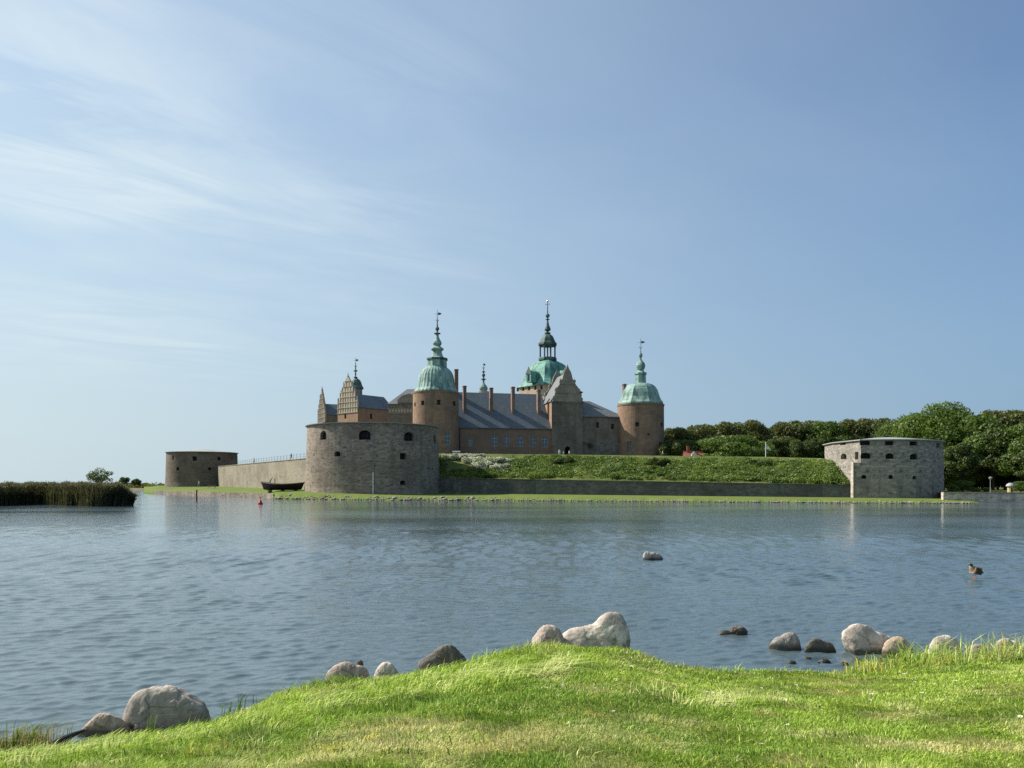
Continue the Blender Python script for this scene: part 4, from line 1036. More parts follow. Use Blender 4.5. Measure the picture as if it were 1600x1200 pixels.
for px, D, py, kd in [(1548, 205, 644, 'brown'), (1570, 212, 641, 'dark1'), (1592, 206, 643, 'brown'), (1612, 200, 645, 'dark2'), (1640, 190, 650, 'mid'), (1675, 200, 645, 'dark1'), (1720, 190, 650, 'mid')]:
    plant_tree(kd, px, D, py, 1.4, {'brown': 'olive tree at the back on the far right skyline', 'dark1': 'dark tree at the back on the far right skyline', 'dark2': 'dark upright tree at the right edge skyline', 'mid': 'green tree beyond the right edge'}[kd], 'trees on the right skyline')
for px, D, py in ((1475, 168, 720), (1505, 176, 716), (1535, 180, 712), (1570, 178, 712), (1605, 176, 715), (1630, 160, 700)):
    plant_tree('dark1', px, D, py, 1.4, 'dark undergrowth tree filling the shade beneath the park trees', 'understorey of the park', wid=1.7)
for px, D, py in ((1470, 190, 738), (1500, 186, 735), (1530, 188, 737), (1560, 186, 735), (1590, 188, 737), (1620, 186, 735), (1660, 186, 735)):
    plant_tree('dome', px, D, py, 1.4, 'low dark shrub in the deep shade under the park trees', 'shrubs under the park trees', name='shrub', cat='shrub', wid=.8)
for px, D, py, w_, lb in ((1488, 140, 757, 1.2, 'round green bush right beside the polygonal bastion'), (1505, 142, 751, 1.4, 'largest green bush behind the quay, beside the bastion'), (1525, 140, 762, 1.5, 'low clipped green bush left of the lamp post'), (1542, 138, 762, 1.2, 'low bush at the foot of the lamp post'), (1594, 136, 752, 1.0, 'green bush at the right edge behind the quay')):
    plant_tree('dome', px, D, py, 1.35, lb, name='bush', cat='bush', wid=.55*w_)
plant_tree('sparse', 158, 350, 731.5, .9, 'lone windswept tree on the low far shore at the left', wid=.8)
plant_tree('dark1', 194, 350, 745, .8, 'small round bush right of the lone tree on the far shore', name='bush', cat='bush', wid=1.2)
plant_tree('dark1', 213, 348, 747.5, .8, 'smallest round bush near the far left bastion', name='bush', cat='bush', wid=1.2)

# scrub on the far low shore
r = np.random.default_rng(3); cl = []
for i in range(150):
    px = r.uniform(-250, 262); D = r.uniform(338, 400); x = (px-CX)/F*D; h = r.uniform(1.0, 2.2)*(1 if px > 160 else .8); cl.append((x, D, .8+h*.3, r.uniform(3, 8), 3, h))
co, q, rnd = leaf_cloud(cl, 9000, .5, r)
raw_mesh('undergrowth', co, q, 4, MT['leaf_brown'], smooth=False, attr=('rnd', 'FLOAT', rnd), kind='stuff', label='low olive scrub covering the far left shore', cat='scrub')

# undergrowth on the rampart
cl = []; clb = []
for i in range(3000):
    px = r.uniform(684, 1326); D0, z0, D1_, z1 = (np.interp(px, RAMP[:, 0], RAMP[:, j]) for j in (1, 2, 3, 4))
    t = r.uniform(.06, .93); dens = lattice(px, t*30, .035, 12)
    if dens < .36 and r.random() < .6: continue
    D = D0+.3+(D1_-D0)*t; z = z0+(z1-z0)*t; s = r.uniform(.28, .72)*(1.0 if t < .85 else .45)*(.75+.7*lattice(px, t*30, .02, 40))
    if 694 < px < 800 and t > .28: continue
    (cl if lattice(px, t*30, .045, 71)+r.normal()*.18-(.35 if t > .82 or t < .16 else 0) > .46 else clb).append(((px-CX)/F*D, D, z+s*.25, s*r.uniform(1, 1.9), s*1.1, s*r.uniform(.55, .9)))
co, q, rnd = leaf_cloud(cl, 95000, .15, r)
raw_mesh('undergrowth', co, q, 4, MT['leaf_mid'], smooth=False, attr=('rnd', 'FLOAT', rnd), kind='stuff', label='tangled green undergrowth over the rampart slope', cat='undergrowth')
co, q, rnd = leaf_cloud(clb, 75000, .13, r)
raw_mesh('undergrowth', co, q, 4, MT['leaf_light'], smooth=False, attr=('rnd', 'FLOAT', rnd), kind='stuff', label='lighter grassy growth between the rampart bushes', cat='undergrowth')
def ramp_pt(px, t):
    D0, z0, D1_, z1 = (np.interp(px, RAMP[:, 0], RAMP[:, j]) for j in (1, 2, 3, 4)); D = D0+.3+(D1_-D0)*t
    return ((px-CX)/F*D, D, z0+(z1-z0)*t)
def bush(px, t, w_, h_, matn, label, group=None, n=2200, seed=0, ls=.14):
    r = np.random.default_rng(seed); x, y, z = ramp_pt(px, t); cl = [(0, 0, h_*.4, w_*.35, w_*.3, h_*.5)]
    for i in range(12):
        a = r.random()*6.28; cl.append((math.cos(a)*w_*.36, math.sin(a)*w_*.25, h_*r.uniform(.3, .75), w_*.16, w_*.14, h_*.25))
    co, q, rnd = leaf_cloud(cl, n, ls, r); root = empty('bush', (x, y, z-.1), label, 'bush', group)
    raw_mesh('foliage', co, q, 4, MT[matn], smooth=False, attr=('rnd', 'FLOAT', rnd), parent=root)
    b = MB()
    for i in range(5):
        a = i*1.3; b.tube([(0, 0, -.2), (math.cos(a)*w_*.2, math.sin(a)*w_*.2, h_*.5)], [.06, .02], 5)
    b.build('stem', MT['bark'], org=(0, 0, 0)).parent = root
lb = ['silvery flowering bush on the rampart nearest the round bastion', 'silvery flowering bush high on the rampart slope', 'widest silvery bush in the middle of the pale group', 'silvery bush low on the slope of the pale group',
      'silvery bush at the right end of the pale group', 'small silvery bush below the rampart crest', 'pale bush lowest on the slope beneath its silvery neighbours', 'pale bush between the silvery group and the green slope']
for i, (px, t, w_, h_) in enumerate([(704, .72, 4.0, 1.5), (722, .78, 4.2, 1.4), (738, .6, 5.2, 1.7), (752, .42, 4.6, 1.6), (768, .6, 5.0, 1.6), (745, .82, 4.0, 1.1), (780, .36, 4.4, 1.4), (792, .62, 3.0, 1.2)]):
    bush(px, t, w_, h_, 'leaf_pale', lb[i], 'silvery flowering bushes on the rampart', seed=i, n=2600, ls=.12)
bush(878, .55, 5.2, 2.0, 'leaf_dark', 'dark round bush in the middle of the rampart slope below the gate tower', seed=20, n=3000)
bush(1030, .62, 4.5, 1.6, 'leaf_dark', 'dark green bush on the slope below the right round tower', seed=21, n=2500)
bush(1190, .6, 5, 1.6, 'leaf_dark', 'dark green bush on the slope below the flagpole', seed=22, n=2500)

# ------------------------------------------------------------------ things on and round the island
# shore stones
MT['stone_grey'] = M_rock('shore_stone', (.27, .24, .20), (.17, .155, .135), (.34, .31, .27), scale=1.0)
def rock_mesh(name, lobes, cuts, seed, sub=4, rough=.06, fine=.02, c0=(0, 0, .3)):
    bm = bmesh.new(); bmesh.ops.create_icosphere(bm, subdivisions=sub, radius=1); c0 = Vector(c0); off = Vector((seed*7.3, seed*3.1, seed*1.7))
    for v in bm.verts:
        d = v.co.normalized(); acc = 0
        for (cx, cy, cz, rx, ry, rz) in lobes:
            o = c0-Vector((cx, cy, cz)); A_ = (d.x/rx)**2+(d.y/ry)**2+(d.z/rz)**2; B_ = 2*(o.x*d.x/rx**2+o.y*d.y/ry**2+o.z*d.z/rz**2); C_ = (o.x/rx)**2+(o.y/ry)**2+(o.z/rz)**2-1
            ds = B_*B_-4*A_*C_
            if ds > 0:
                t = (-B_+math.sqrt(ds))/(2*A_)
                if t > 0: acc += t**5
        t = max(acc, 1e-6)**(1/5)
        for (nx, ny, nz, dd) in cuts:
            nn = Vector((nx, ny, nz)).normalized(); dp = nn.dot(d)
            if dp > .02: t = (t**-12+(dd/dp)**-12)**(-1/12)
        t *= 1+rough*2*mn.fractal(d*1.6+off, .8, 2.0, 3)+fine*2*mn.fractal(d*7+off, .7, 2.0, 3)
        v.co = c0+d*t
    me = bpy.data.meshes.new(name); bm.to_mesh(me); bm.free()
    me.polygons.foreach_set('use_smooth', [True]*len(me.polygons)); return me
SM = [rock_mesh('stone', [(0, 0, .3, .5, .45, .35)], [(random.uniform(-1, 1), random.uniform(-1, 1), random.uniform(.2, 1), .36) for _ in range(4)], s_+3, 2, .12) for s_ in range(6)]
for m_ in SM: m_.materials.append(MT['stone_grey'])
for i in range(295):
    px = 425+(1525-425)*((i+random.random()*3)/297); Dw, ze = isl_edge(px); Dw += (float(fbm(px, 0., .06, 4))-.5)*2.5
    t = random.uniform(-.1, .9 if px < 780 else .45); D = Dw+t*2.2; s = random.uniform(.25, .75)*(1.1 if px < 780 else .62)
    o = bpy.data.objects.new('shore_stone', SM[i % 6]); C.objects.link(o); o.location = ((px-CX)/F*D, D, -.1+ze*max(0, t)*.9)
    o.rotation_euler = (random.uniform(-.2, .2), random.uniform(-.2, .2), random.random()*6.28); o.scale = (s*1.25, s, s*.8)
    prop(o, 'grey rubble stone lying along the waterline of the castle island', 'stone', 'rubble stones along the island shore')

co = []; fq = []; ov = np.array([v.co[:] for v in SM[0].vertices]); of = [tuple(p.vertices) for p in SM[0].polygons]
for i in range(800):
    px = random.uniform(425, 1525); Dw, ze = isl_edge(px); Dw += (float(fbm(px, 0., .06, 4))-.5)*2.5; t = random.uniform(-.1, 1.1)**1.5 if random.random() < .3 else random.uniform(0, .45)
    t = t.real; D = Dw+t*2.2; s = random.uniform(.15, .45); a = random.random()*6.28; c_, s_ = math.cos(a), math.sin(a)
    v = ov*s; v = np.stack([v[:, 0]*c_-v[:, 1]*s_, v[:, 0]*s_+v[:, 1]*c_, v[:, 2]*.8], 1)+np.array([(px-CX)/F*D, D, -.08+ze*max(0, t)*.9])
    fq += [tuple(len(co)*len(ov)+j for j in f) for f in of]; co.append(v)
co = np.concatenate(co); raw_mesh('gravel', co, np.array(fq), 3, MT['stone_grey'], kind='stuff', label='small rubble filling the gaps between the shore stones', cat='gravel')

# flagpole
p = P(1196.5, 716, 176)
fr = empty('flagpole', (p.x, p.y, p.z-.8), 'white flagpole flying a small white swallowtail flag on the rampart crest', 'flagpole')
zt = ZP(692.5, 176); b = MB(); b.tube([(p.x, p.y, p.z-.8), (p.x, p.y, zt)], [.12, .08], 8); b.lathe(p.x, p.y, [(.02, zt), (.15, zt+.12), (.02, zt+.25)], 8); b.build('pole', MT['white'], fr)
b = MB(); n = 8
for j in range(n):
    for e in (0, .02):
        def fp(t, top): return Vector((p.x+.1+t*1.05, p.y+.12*math.sin(t*6)+e, zt-.1-(t*1.25 if top else 1.35-.2*t+t*.0)-t*.15))
        a, c = j/n, (j+1)/n; b.quad(fp(a, 0), fp(c, 0), fp(c, 1), fp(a, 1))
b.build('flag', MT['white'], fr)
# small red house roof behind the rampart
c = P(1083, 713, 228); hr = empty('house', (c.x, c.y, 8.2), 'small red house with clay tile roof peeping over the rampart crest', 'house')
b = MB(); X_, Y_ = Vector((1, 0, 0)), Vector((0, 1, 0)); b.box(c, X_, Y_, 2.9, 2.5, 8.2, 10.8); b.build('wall', MT['tile'], hr)
b = MB(); gable_roof(b, Vector((c.x-2.9, c.y-2.5, 0)), X_, Y_, 5.8, 5, 11.0, 12.6, .3); b.build('roof', MT['tile'], hr)
b = MB(); b.box((c.x-1.6, c.y-.6), X_, Y_, .4, .4, 11.6, 13.8); b.box((c.x-1.6, c.y-.6), X_, Y_, .48, .48, 13.8, 14.0); b.build('chimney', MT['tile'], hr)
b = MB(); b.prism((c.x-.4, c.y-2.5, 11.0), X_, UP, Vector((0, -1, 0)), [(-.7, -.5), (.7, -.5), (.7, .6), (0, 1.2), (-.7, .6)], .5, 0); b.build('dormer', MT['white'], hr)
c = P(1141, 713, 226); hr = empty('shed', (c.x, c.y, 8.2), 'tiny reddish shed roof in front of the dome-shaped tree', 'shed')
b = MB(); b.box(c, X_, Y_, 1.8, 1.4, 8.2, 10.6); b.build('wall', MT['chimney'], hr); b = MB(); gable_roof(b, Vector((c.x-1.8, c.y-1.4, 0)), X_, Y_, 3.6, 2.8, 10.7, 11.5, .2); b.build('roof', MT['tile'], hr)
# beached boat
D = 159.5; c = P(441.5, 766.6, D); bt = empty('wooden_boat', c, 'dark tarred wooden boat hauled up on the lawn against the pale wall', 'boat')
b = MB(); Lh = 69/F*D/2; n = 20; rows_ = []
for i in range(n+1):
    t = -1+2*i/n; wd = 1.7*(1-abs(t)**2.6)**.75+.04; kz = .10+.9*max(0, abs(t)-.8)**1.1; tz = 1.35+.36*abs(t)**2.2+(.2 if t < 0 else 0)*abs(t)**3
    sx_ = t*Lh; kx_ = t*Lh*.86
    ring = []
    for s_, f in ((-1, 1.0), (-1, .62), (-1, .28), (0, 0), (1, .28), (1, .62), (1, 1.0)):
        ring.append(Vector((c.x+kx_+(sx_-kx_)*f, c.y+s_*wd*(f**.55 if f else 0), c.z+kz*(1-f)+tz*f)))
    rows_.append(ring)
for i in range(n):
    for j in range(6): b.quad(rows_[i][j], rows_[i+1][j], rows_[i+1][j+1], rows_[i][j+1])
b.build('hull', MT['wood_dark'], bt, fixn=False)
b = MB()
for s_ in (0, 6): b.tube([rr_[s_]+UP*.03 for rr_ in rows_], [.09]*len(rows_), 5)
b.build('gunwale', MT['wood_pale'], bt)
b = MB()
for i in (5, 9, 13, 16): b.quad(rows_[i][0]-UP*.2, rows_[i+1][0]-UP*.2, rows_[i+1][6]-UP*.2, rows_[i][6]-UP*.2)
b.build('thwart', MT['wood_pale'], bt)
for t_ in (-2.6, 0, 2.6):
    b = MB(); b.box((c.x+t_, c.y), (1, 0), (0, 1), .12, 1.1, c.z-1.2, c.z+.14); b.build('support_block', MT['wood_pale'], bt)
b = MB(); q0 = rows_[3][3]; b.tube([q0, (q0.x+.2, c.y, c.z+2.0), (q0.x+.6, c.y, c.z+2.6)], [.12, .1, .06], 6); b.build('stem_post', MT['wood_dark'], bt)
b = MB(); b.tube([(c.x-1.6, c.y, c.z+.2), (c.x-1.6, c.y, c.z+2.5)], [.09, .07], 6); b.build('mast', MT['wood_dark'], bt)
# red marker post and buoy in the water
D = wD(783.3); p = P(307.3, 783.3, D); b = MB(); b.tube([(p.x, p.y, -.8), (p.x, p.y, ZP(766.5, D))], [.13, .12], 10); b.lathe(p.x, p.y, [(.14, ZP(766.5, D)-.02), (.2, ZP(766.5, D)+.03), (.02, ZP(766.5, D)+.2)], 10)
prop(b.build('marker_post', MT['red_dull']), 'thin dark red marker post standing in the water at the left', 'marker post')
D = wD(788); p = P(406.8, 788, D); by = empty('buoy', (p.x, p.y, 0), 'small bright red conical buoy floating below the boat', 'buoy')
b = MB(); b.lathe(p.x, p.y, [(.15, -.25), (.42, -.05), (.45, .12), (.25, .4), (.12, .75), (.06, .8)], 16); b.build('float', MT['red'], by, smooth=True); by.scale = (.85, .85, .85)
b = MB(); b.tube([(p.x, p.y, .75), (p.x, p.y, 1.1)], [.03, .03], 6); b.box((p.x, p.y), (1, 0), (0, 1), .09, .09, 1.1, 1.22); b.build('top_mark', MT['red_dull'], by)
# lamp post, domed hut
D = 128; p = P(1547.5, 770, D); lp = empty('lamp_post', (p.x, p.y, 1.4), 'slim grey lamp post behind the right quay', 'lamp post')
zt = ZP(749.5, D); b = MB(); b.tube([(p.x, p.y, 1.3), (p.x, p.y, 1.9), (p.x, p.y, zt)], [.1, .06, .045], 8); b.build('pole', MT['pipe'], lp)
b = MB(); b.lathe(p.x, p.y, [(.08, zt), (.2, zt+.1), (.24, zt+.3), (.32, zt+.34), (.05, zt+.5)], 10); b.build('lamp_head', MT['pipe'], lp)
D = 130; p = P(1578.5, 771, D); hu = empty('hut', (p.x, p.y, 1.3), 'tiny ochre hut with domed grey roof on the right quay', 'hut')
b = MB(); b.lathe(p.x, p.y, [(.42, 1.3), (.42, 2.45)], 8, R(22)); b.build('wall', MT['yellow'], hu)
b = MB(); b.box((p.x-.05, p.y-.4), (1, 0), (0, 1), .13, .06, 1.35, 2.2); b.build('door', MT['frame_dark'], hu)
b = MB(); b.lathe(p.x, p.y, [(.45, 2.46), (.66, 2.47), (.64, 2.62), (.5, 2.85), (.28, 3.0), (.05, 3.06)], 16); b.build('roof', MT['zinc'], hu)
# white bench by the round bastion, on the crest
D = 180; p = P(713, 706, D); be = empty('bench', (p.x, p.y, p.z-.6), 'white bench on the rampart crest right of the large round bastion', 'bench')
b = MB(); b.box(p, X_, Y_, .95, .25, p.z-.12, p.z-.04); b.build('seat', MT['white'], be)
b = MB(); b.box((p.x, p.y+.28), X_, Y_, .95, .03, p.z+.03, p.z+.25); b.build('backrest', MT['white'], be)
for s_ in (-1, 1): b = MB(); b.box((p.x+s_*.75, p.y), X_, Y_, .05, .22, p.z-.6, p.z-.121); b.build('leg', MT['white'], be)
# picnic table and pale boulder on the far left lawn
D = 215; p = P(331, 762.5, D); pt = empty('picnic_table', p, 'weathered picnic table on the lawn before the far left bastion', 'table')
b = MB(); b.box(p, X_, Y_, 1.1, .45, p.z+.72, p.z+.8); b.build('table_top', MT['wood_pale'], pt)
for s_ in (-1, 1):
    b = MB(); b.box((p.x, p.y+s_*.85), X_, Y_, 1.2, .16, p.z+.42, p.z+.48); b.build('seat', MT['wood_pale'], pt)
    b = MB(); b.tube([(p.x+s_*.8, p.y-.8, p.z-.1), (p.x+s_*.8, p.y, p.z+.72)], [.06, .06], 5); b.tube([(p.x+s_*.8, p.y+.8, p.z-.1), (p.x+s_*.8, p.y, p.z+.71)], [.06, .06], 5); b.build('leg', MT['wood_pale'], pt)

# ------------------------------------------------------------------ people
def skin_body(pts, edges, rads, sub=2):
    me = bpy.data.meshes.new('body'); me.from_pydata([Vector(p) for p in pts], edges, [])
    o = bpy.data.objects.new('tmp', me); C.objects.link(o)
    md = o.modifiers.new('s', 'SKIN'); sk = me.skin_vertices[0].data
    for i, r_ in enumerate(rads):
        sk[i].radius = r_ if isinstance(r_, tuple) else (r_, r_)
    sk[0].use_root = True; md.use_smooth_shade = True
    m2 = o.modifiers.new('d', 'SUBSURF'); m2.levels = sub; m2.render_levels = sub
    dg = bpy.context.evaluated_depsgraph_get(); dg.update(); nm = bpy.data.meshes.new_from_object(o.evaluated_get(dg))
    bpy.data.objects.remove(o); return nm
MT['skin'] = M_plain('skin', (.50, .30, .21), .6, (.45, .26, .18)); MT['hair'] = M_plain('hair', (.05, .035, .02), .7)
CL = {n_: M_plain('cloth_'+n_, c_, .9, tuple(x*.8 for x in c_)) for n_, c_ in dict(white=(.75, .75, .72), blue=(.06, .09, .18), black=(.02, .02, .022), beige=(.4, .33, .24), grey=(.2, .2, .21), green=(.08, .13, .07)).items()}
def person(px, D, zf, h, rot, top, legs, label, stride=.12):
    s = h/1.75; st = stride
    pts = [(0, 0, .95), (0, 0, 1.15), (0, 0, 1.38), (0, .01, 1.50), (0, .0, 1.62), (0, 0, 1.72),
           (.10, 0, .90), (.11, -st, .50), (.11, -st*.9, .09), (.11, -st*.9-.14, .04), (-.10, 0, .90), (-.11, st, .50), (-.11, st*1.3, .09), (-.11, st*1.3-.14, .04),
           (.19, 0, 1.40), (.24, .05, 1.15), (.24, -.06, .92), (.24, -.10, .83), (-.19, 0, 1.40), (-.24, -.03, 1.15), (-.24, -.14, .93), (-.24, -.18, .84)]
    ed = [(0, 1), (1, 2), (2, 3), (3, 4), (4, 5), (0, 6), (6, 7), (7, 8), (8, 9), (0, 10), (10, 11), (11, 12), (12, 13), (2, 14), (14, 15), (15, 16), (16, 17), (2, 18), (18, 19), (19, 20), (20, 21)]
    rd = [(.15, .11), (.14, .10), (.16, .11), .055, (.085, .10), (.07, .08), .085, .062, .045, .035, .085, .062, .045, .035, .06, .045, .032, .03, .06, .045, .032, .03]
    me = skin_body(pts, ed, rd)
    for m_ in (CL[legs], CL[top], MT['skin'], MT['hair']): me.materials.append(m_)
    for f in me.polygons:
        c_ = f.center
        if c_.z > 1.68 or (c_.z > 1.56 and c_.y > .04): f.material_index = 3
        elif c_.z > 1.46 or (abs(c_.x) > .2 and c_.z < .90 and c_.z > .75): f.material_index = 2
        elif c_.z > .93 or abs(c_.x) > .19: f.material_index = 1
        else: f.material_index = 0
    o = bpy.data.objects.new('person', me); C.objects.link(o); o.location = ((px-CX)/F*D, D, zf); o.scale = (s, s, s); o.rotation_euler = (0, 0, rot)
    return prop(o, label, 'person')
person(310.5, 212, ZP(761, 212), 1.8, 1.2, 'white', 'beige', 'person in white top walking on the lawn before the far left bastion')
person(874, 181, 9.35, 1.7, .5, 'white', 'white', 'person dressed in white standing on the rampart left of the gate arch')
person(880.5, 184, 9.1, 1.65, 2.0, 'grey', 'blue', 'person in grey top just left of the gate arch')
person(889.5, 184, 9.2, 1.7, -1.0, 'beige', 'black', 'person in beige top standing in front of the gate arch')
person(1035.5, 181, 9.0, 1.75, 1.6, 'beige', 'black', 'person walking on the rampart beside the right round tower')
person(397, 212, 8.4, 1.7, 1.6, 'blue', 'black', 'person in dark blue standing behind the railing on the pale wall')
person(455, 178, 8.3, 1.7, 1.3, 'black', 'grey', 'person in black behind the railing close to the large round bastion')

# ------------------------------------------------------------------ duck
def duck():
    D = wD(903.5); x = (1524-CX)/F*D; root = empty('duck', (x, D, .0), 'brown duck with dark head standing in the shallow water at the right', 'duck')
    s = 1.0
    P_ = lambda a, z, y=0: (a, y, z)
    pts = [P_(.02, .20), P_(-.07, .225), P_(-.125, .275), P_(-.115, .345), P_(-.135, .385), P_(.10, .185), P_(.17, .16), P_(.235, .125)]
    me = skin_body([p for p in pts], [(0, 1), (1, 2), (2, 3), (3, 4), (0, 5), (5, 6), (6, 7)], [(.098, .098), (.092, .095), (.06, .065), (.038, .038), (.042, .040), (.085, .08), (.055, .045), (.02, .012)])
    mb = M_plain('brown_feathers', (.085, .055, .04), .8, (.03, .022, .018), 30); mh = M_plain('dark_head', (.02, .022, .018), .6); mbreast = M_plain('breast_feathers', (.30, .22, .15), .8, (.17, .12, .08), 30)
    for m_ in (mb, mh, mbreast): me.materials.append(m_)
    for f in me.polygons:
        c_ = f.center
        f.material_index = 1 if c_.z > .325 else (2 if c_.x < -.03 or c_.z < .12 else 0)
    o = bpy.data.objects.new('body', me); C.objects.link(o); o.parent = root
    b = MB(); b.tube([(-.16, 0, .385), (-.195, 0, .372), (-.215, 0, .368)], [.018, .013, .008], 8)
    b.build('beak', M_plain('beak', (.35, .26, .05), .5), org=(0, 0, 0)).parent = root
    for y in (-.035, .035):
        b = MB(); b.tube([(-.01, y, .14), (-.02, y, .07), (-.015, y, .0)], [.014, .009, .009], 6); b.tube([(-.015, y, .005), (-.075, y, -.005)], [.012, .02], 6)
        b.build('leg', M_plain('orange_leg', (.6, .22, .05), .5), org=(0, 0, 0)).parent = root
    for y in (-1, 1):
        b = MB(); b.lathe(-.145, y*.034, [(.001, .392), (.006, .395), (.006, .399), (.001, .402)], 8); b.build('eye', MT['void'], org=(0, 0, 0)).parent = root
        w = MB(); ring = []
        for i in range(9):
            t = i/8; ring.append(Vector((-.06+t*.27, y*(.088-.06*t*t), .235-.09*t)))
        for i in range(8):
            h0, h1 = .062*math.sin(math.pi*(i/8*.85+.12)), .062*math.sin(math.pi*((i+1)/8*.85+.12))
            for a_, b__ in ((.0, 1),): 
                w.quad(ring[i]-UP*h0, ring[i+1]-UP*h1, ring[i+1]+UP*h1*.8-Vector((0, y*.03, 0)), ring[i]+UP*h0*.8-Vector((0, y*.03, 0)))
        ob = w.build('wing', M_plain('wing_feathers', (.05, .035, .03), .8, (.018, .014, .012), 40), org=(0, 0, 0)); ob.parent = root
        sm = ob.modifiers.new('s', 'SOLIDIFY'); sm.thickness = .012
    root.rotation_euler = (0, 0, R(8)); root.scale = (1.2, 1.2, 1.2)
    me = rock_mesh('stone', [(0, 0, 0, .26, .2, .12)], [], 5, 3, .1, c0=(0, 0, 0)); me.materials.append(MT['stone_grey'])
    o = bpy.data.objects.new('stone', me); C.objects.link(o); o.location = (x-.02, D, -.11); prop(o, 'flat stone just under water beneath the duck', 'stone')
duck()

# ------------------------------------------------------------------ boulders of the near shore
MT['granite_grey'] = M_rock('granite_grey', (.38, .34, .29), (.24, .215, .19), (.46, .39, .34), scale=1.2)
MT['granite_pale'] = M_rock('granite_pale', (.56, .50, .43), (.32, .27, .22), (.70, .66, .60), scale=1.6)
MT['granite_pink'] = M_rock('granite_pink', (.42, .34, .29), (.28, .225, .19), (.54, .47, .42), scale=1.2)
MT['granite_dark'] = M_rock('granite_dark', (.15, .13, .11), (.09, .08, .07), (.26, .24, .2), scale=1.4)
MT['granite_tan'] = M_rock('granite_tan', (.48, .37, .27), (.32, .245, .18), (.58, .49, .38), scale=1.2)
def boulder(label, px0, px1, pyT, pyB, D, matn, lobes, cuts=(), seed=1, depth=.8, rot=0, sink=.35, rough=.07, fine=.016):
    me = rock_mesh('boulder', lobes, cuts, seed, 5, rough, fine); W_ = (px1-px0)/F*D; zT = ZP(pyT, D); zB = ZP(pyB, D)
    cs = np.array([v.co[:] for v in me.vertices]); mx, mi = cs.max(0), cs.min(0)
    # lobes are drawn with z=0 at the visible base
    sx_ = W_/(mx[0]-mi[0]); sz_ = (zT-zB)/mx[2]; sy_ = sx_*depth
    cs[:, 0] = (cs[:, 0]-(mx[0]+mi[0])/2)*sx_; cs[:, 1] *= sy_; cs[:, 2] *= sz_
    me.vertices.foreach_set('co', cs.astype(np.float32).ravel()); me.update(); me.materials.append(MT[matn])
    o = bpy.data.objects.new('boulder', me); C.objects.link(o); o.location = (((px0+px1)/2-CX)/F*D, D, zB)
    return prop(o, label, 'boulder')
boulder('largest rounded grey boulder on the left bank', 192, 327, 1070, 1130, 9.35, 'granite_grey', [(-.3, 0, .0, .95, .6, .9), (.4, 0, .0, .95, .6, .75)], [(-.05, 0, 1, .50), (.5, 0, 1, .52), (1, 0, .15, 1.05)], 1, .75, rough=.035)
boulder('flat tan rock leaning against the big grey boulder', 118, 208, 1114, 1156, 9.15, 'granite_tan', [(.2, 0, -.1, 1.1, .4, .9)], [(-.75, -.2, 1, .42)], 2, .7, rough=.02)
boulder('low reddish-grey boulder in the grass edge, left of centre', 508, 580, 1033, 1066, 10.8, 'granite_pink', [(-.1, 0, .0, .95, .5, .8), (.5, 0, 0, .5, .4, .6)], [(0, 0, 1, .85)], 3, .7, rough=.03)
boulder('small pale rock just right of the reddish-grey boulder', 583, 624, 1034, 1066, 10.8, 'granite_pale', [(0, 0, .1, .95, .6, .9)], [(-.6, -.3, .8, .7)], 4, .8, rough=.03)
boulder('dark angular rock with pale flat top at the bank edge', 653, 733, 1007, 1044, 10.95, 'granite_dark', [(.15, 0, 0, .9, .55, 1.0), (-.5, 0, 0, .6, .5, .5)], [(-.5, -.1, 1, .62), (.75, -.3, .8, .62), (0, -1, .3, .42)], 5, .7, rough=.04)
boulder('small pinkish rock with pale patches, left of the white boulder', 826, 886, 976, 1016, 10.95, 'granite_pink', [(-.1, 0, 0, 1.0, .7, 1.0)], [(-.8, -.2, .7, .72), (.8, -.2, .6, .7), (.1, -1, .4, .55)], 6, .9, rough=.03)
boulder('big whitish two-humped boulder at the tip of the bank', 866, 987, 956, 1018, 11.1, 'granite_pale', [(-.5, 0, 0, .62, .5, .62), (.0, 0, .0, .85, .5, .74), (.5, 0, .05, .62, .6, 1.05)], [(1, -.3, .1, .98), (-.1, -1, .45, .5)], 7, .7, rough=.035)
boulder('dark low rock alone in the water right of the bank tip', 1119, 1169, 977, 992, 15.3, 'granite_dark', [(.3, 0, -.1, .8, .5, 1.0), (-.6, 0, -.1, .6, .4, .55)], [], 8, .8)
boulder('rock far out on the water, white on its left end', 1004, 1036, 862.5, 874.5, 30.2, 'granite_grey', [(.2, 0, 0, .85, .5, .95)], [], 9, .7)
boulder('whitish lump on the left end of the far water rock', 1004.5, 1018, 861.5, 872, 30.0, 'granite_pale', [(0, 0, 0, .7, .5, 1.0)], [], 19, .8)  # separate paler lump over the rock's left end
boulder('left one of the two dark rocks in the shallows, rounded pale top', 1200, 1254, 988, 1015, 13.9, 'granite_grey', [(.2, 0, -.1, .85, .5, 1.0), (-.4, 0, -.1, .8, .4, .75)], [(-.5, 0, 1, .8), (.9, -.3, .2, .85)], 10, .8, rough=.03)
boulder('right one of the two dark rocks in the shallows, lower and flat', 1256, 1307, 997, 1019, 13.65, 'granite_dark', [(-.25, 0, -.1, .8, .4, 1.0), (.4, 0, -.1, .75, .4, .8)], [(.5, -.2, 1, .75)], 11, .7, rough=.03)
boulder('large pale pinkish boulder standing in the shallows at right', 1316, 1408, 974, 1021, 13.6, 'granite_pale', [(-.4, 0, .1, .75, .5, 1.0), (.3, 0, -.1, .9, .5, .85)], [(-.8, -.2, -.5, .75), (.35, -.2, 1, .72), (.2, -1, .1, .5)], 12, .7, rough=.04)
boulder('tan rock tucked against the large pale boulder in the reeds', 1378, 1428, 994, 1021, 13.3, 'granite_tan', [(0, 0, 0, 1.1, .6, .9)], [(.8, -.2, .8, .7)], 13, .8, rough=.03)
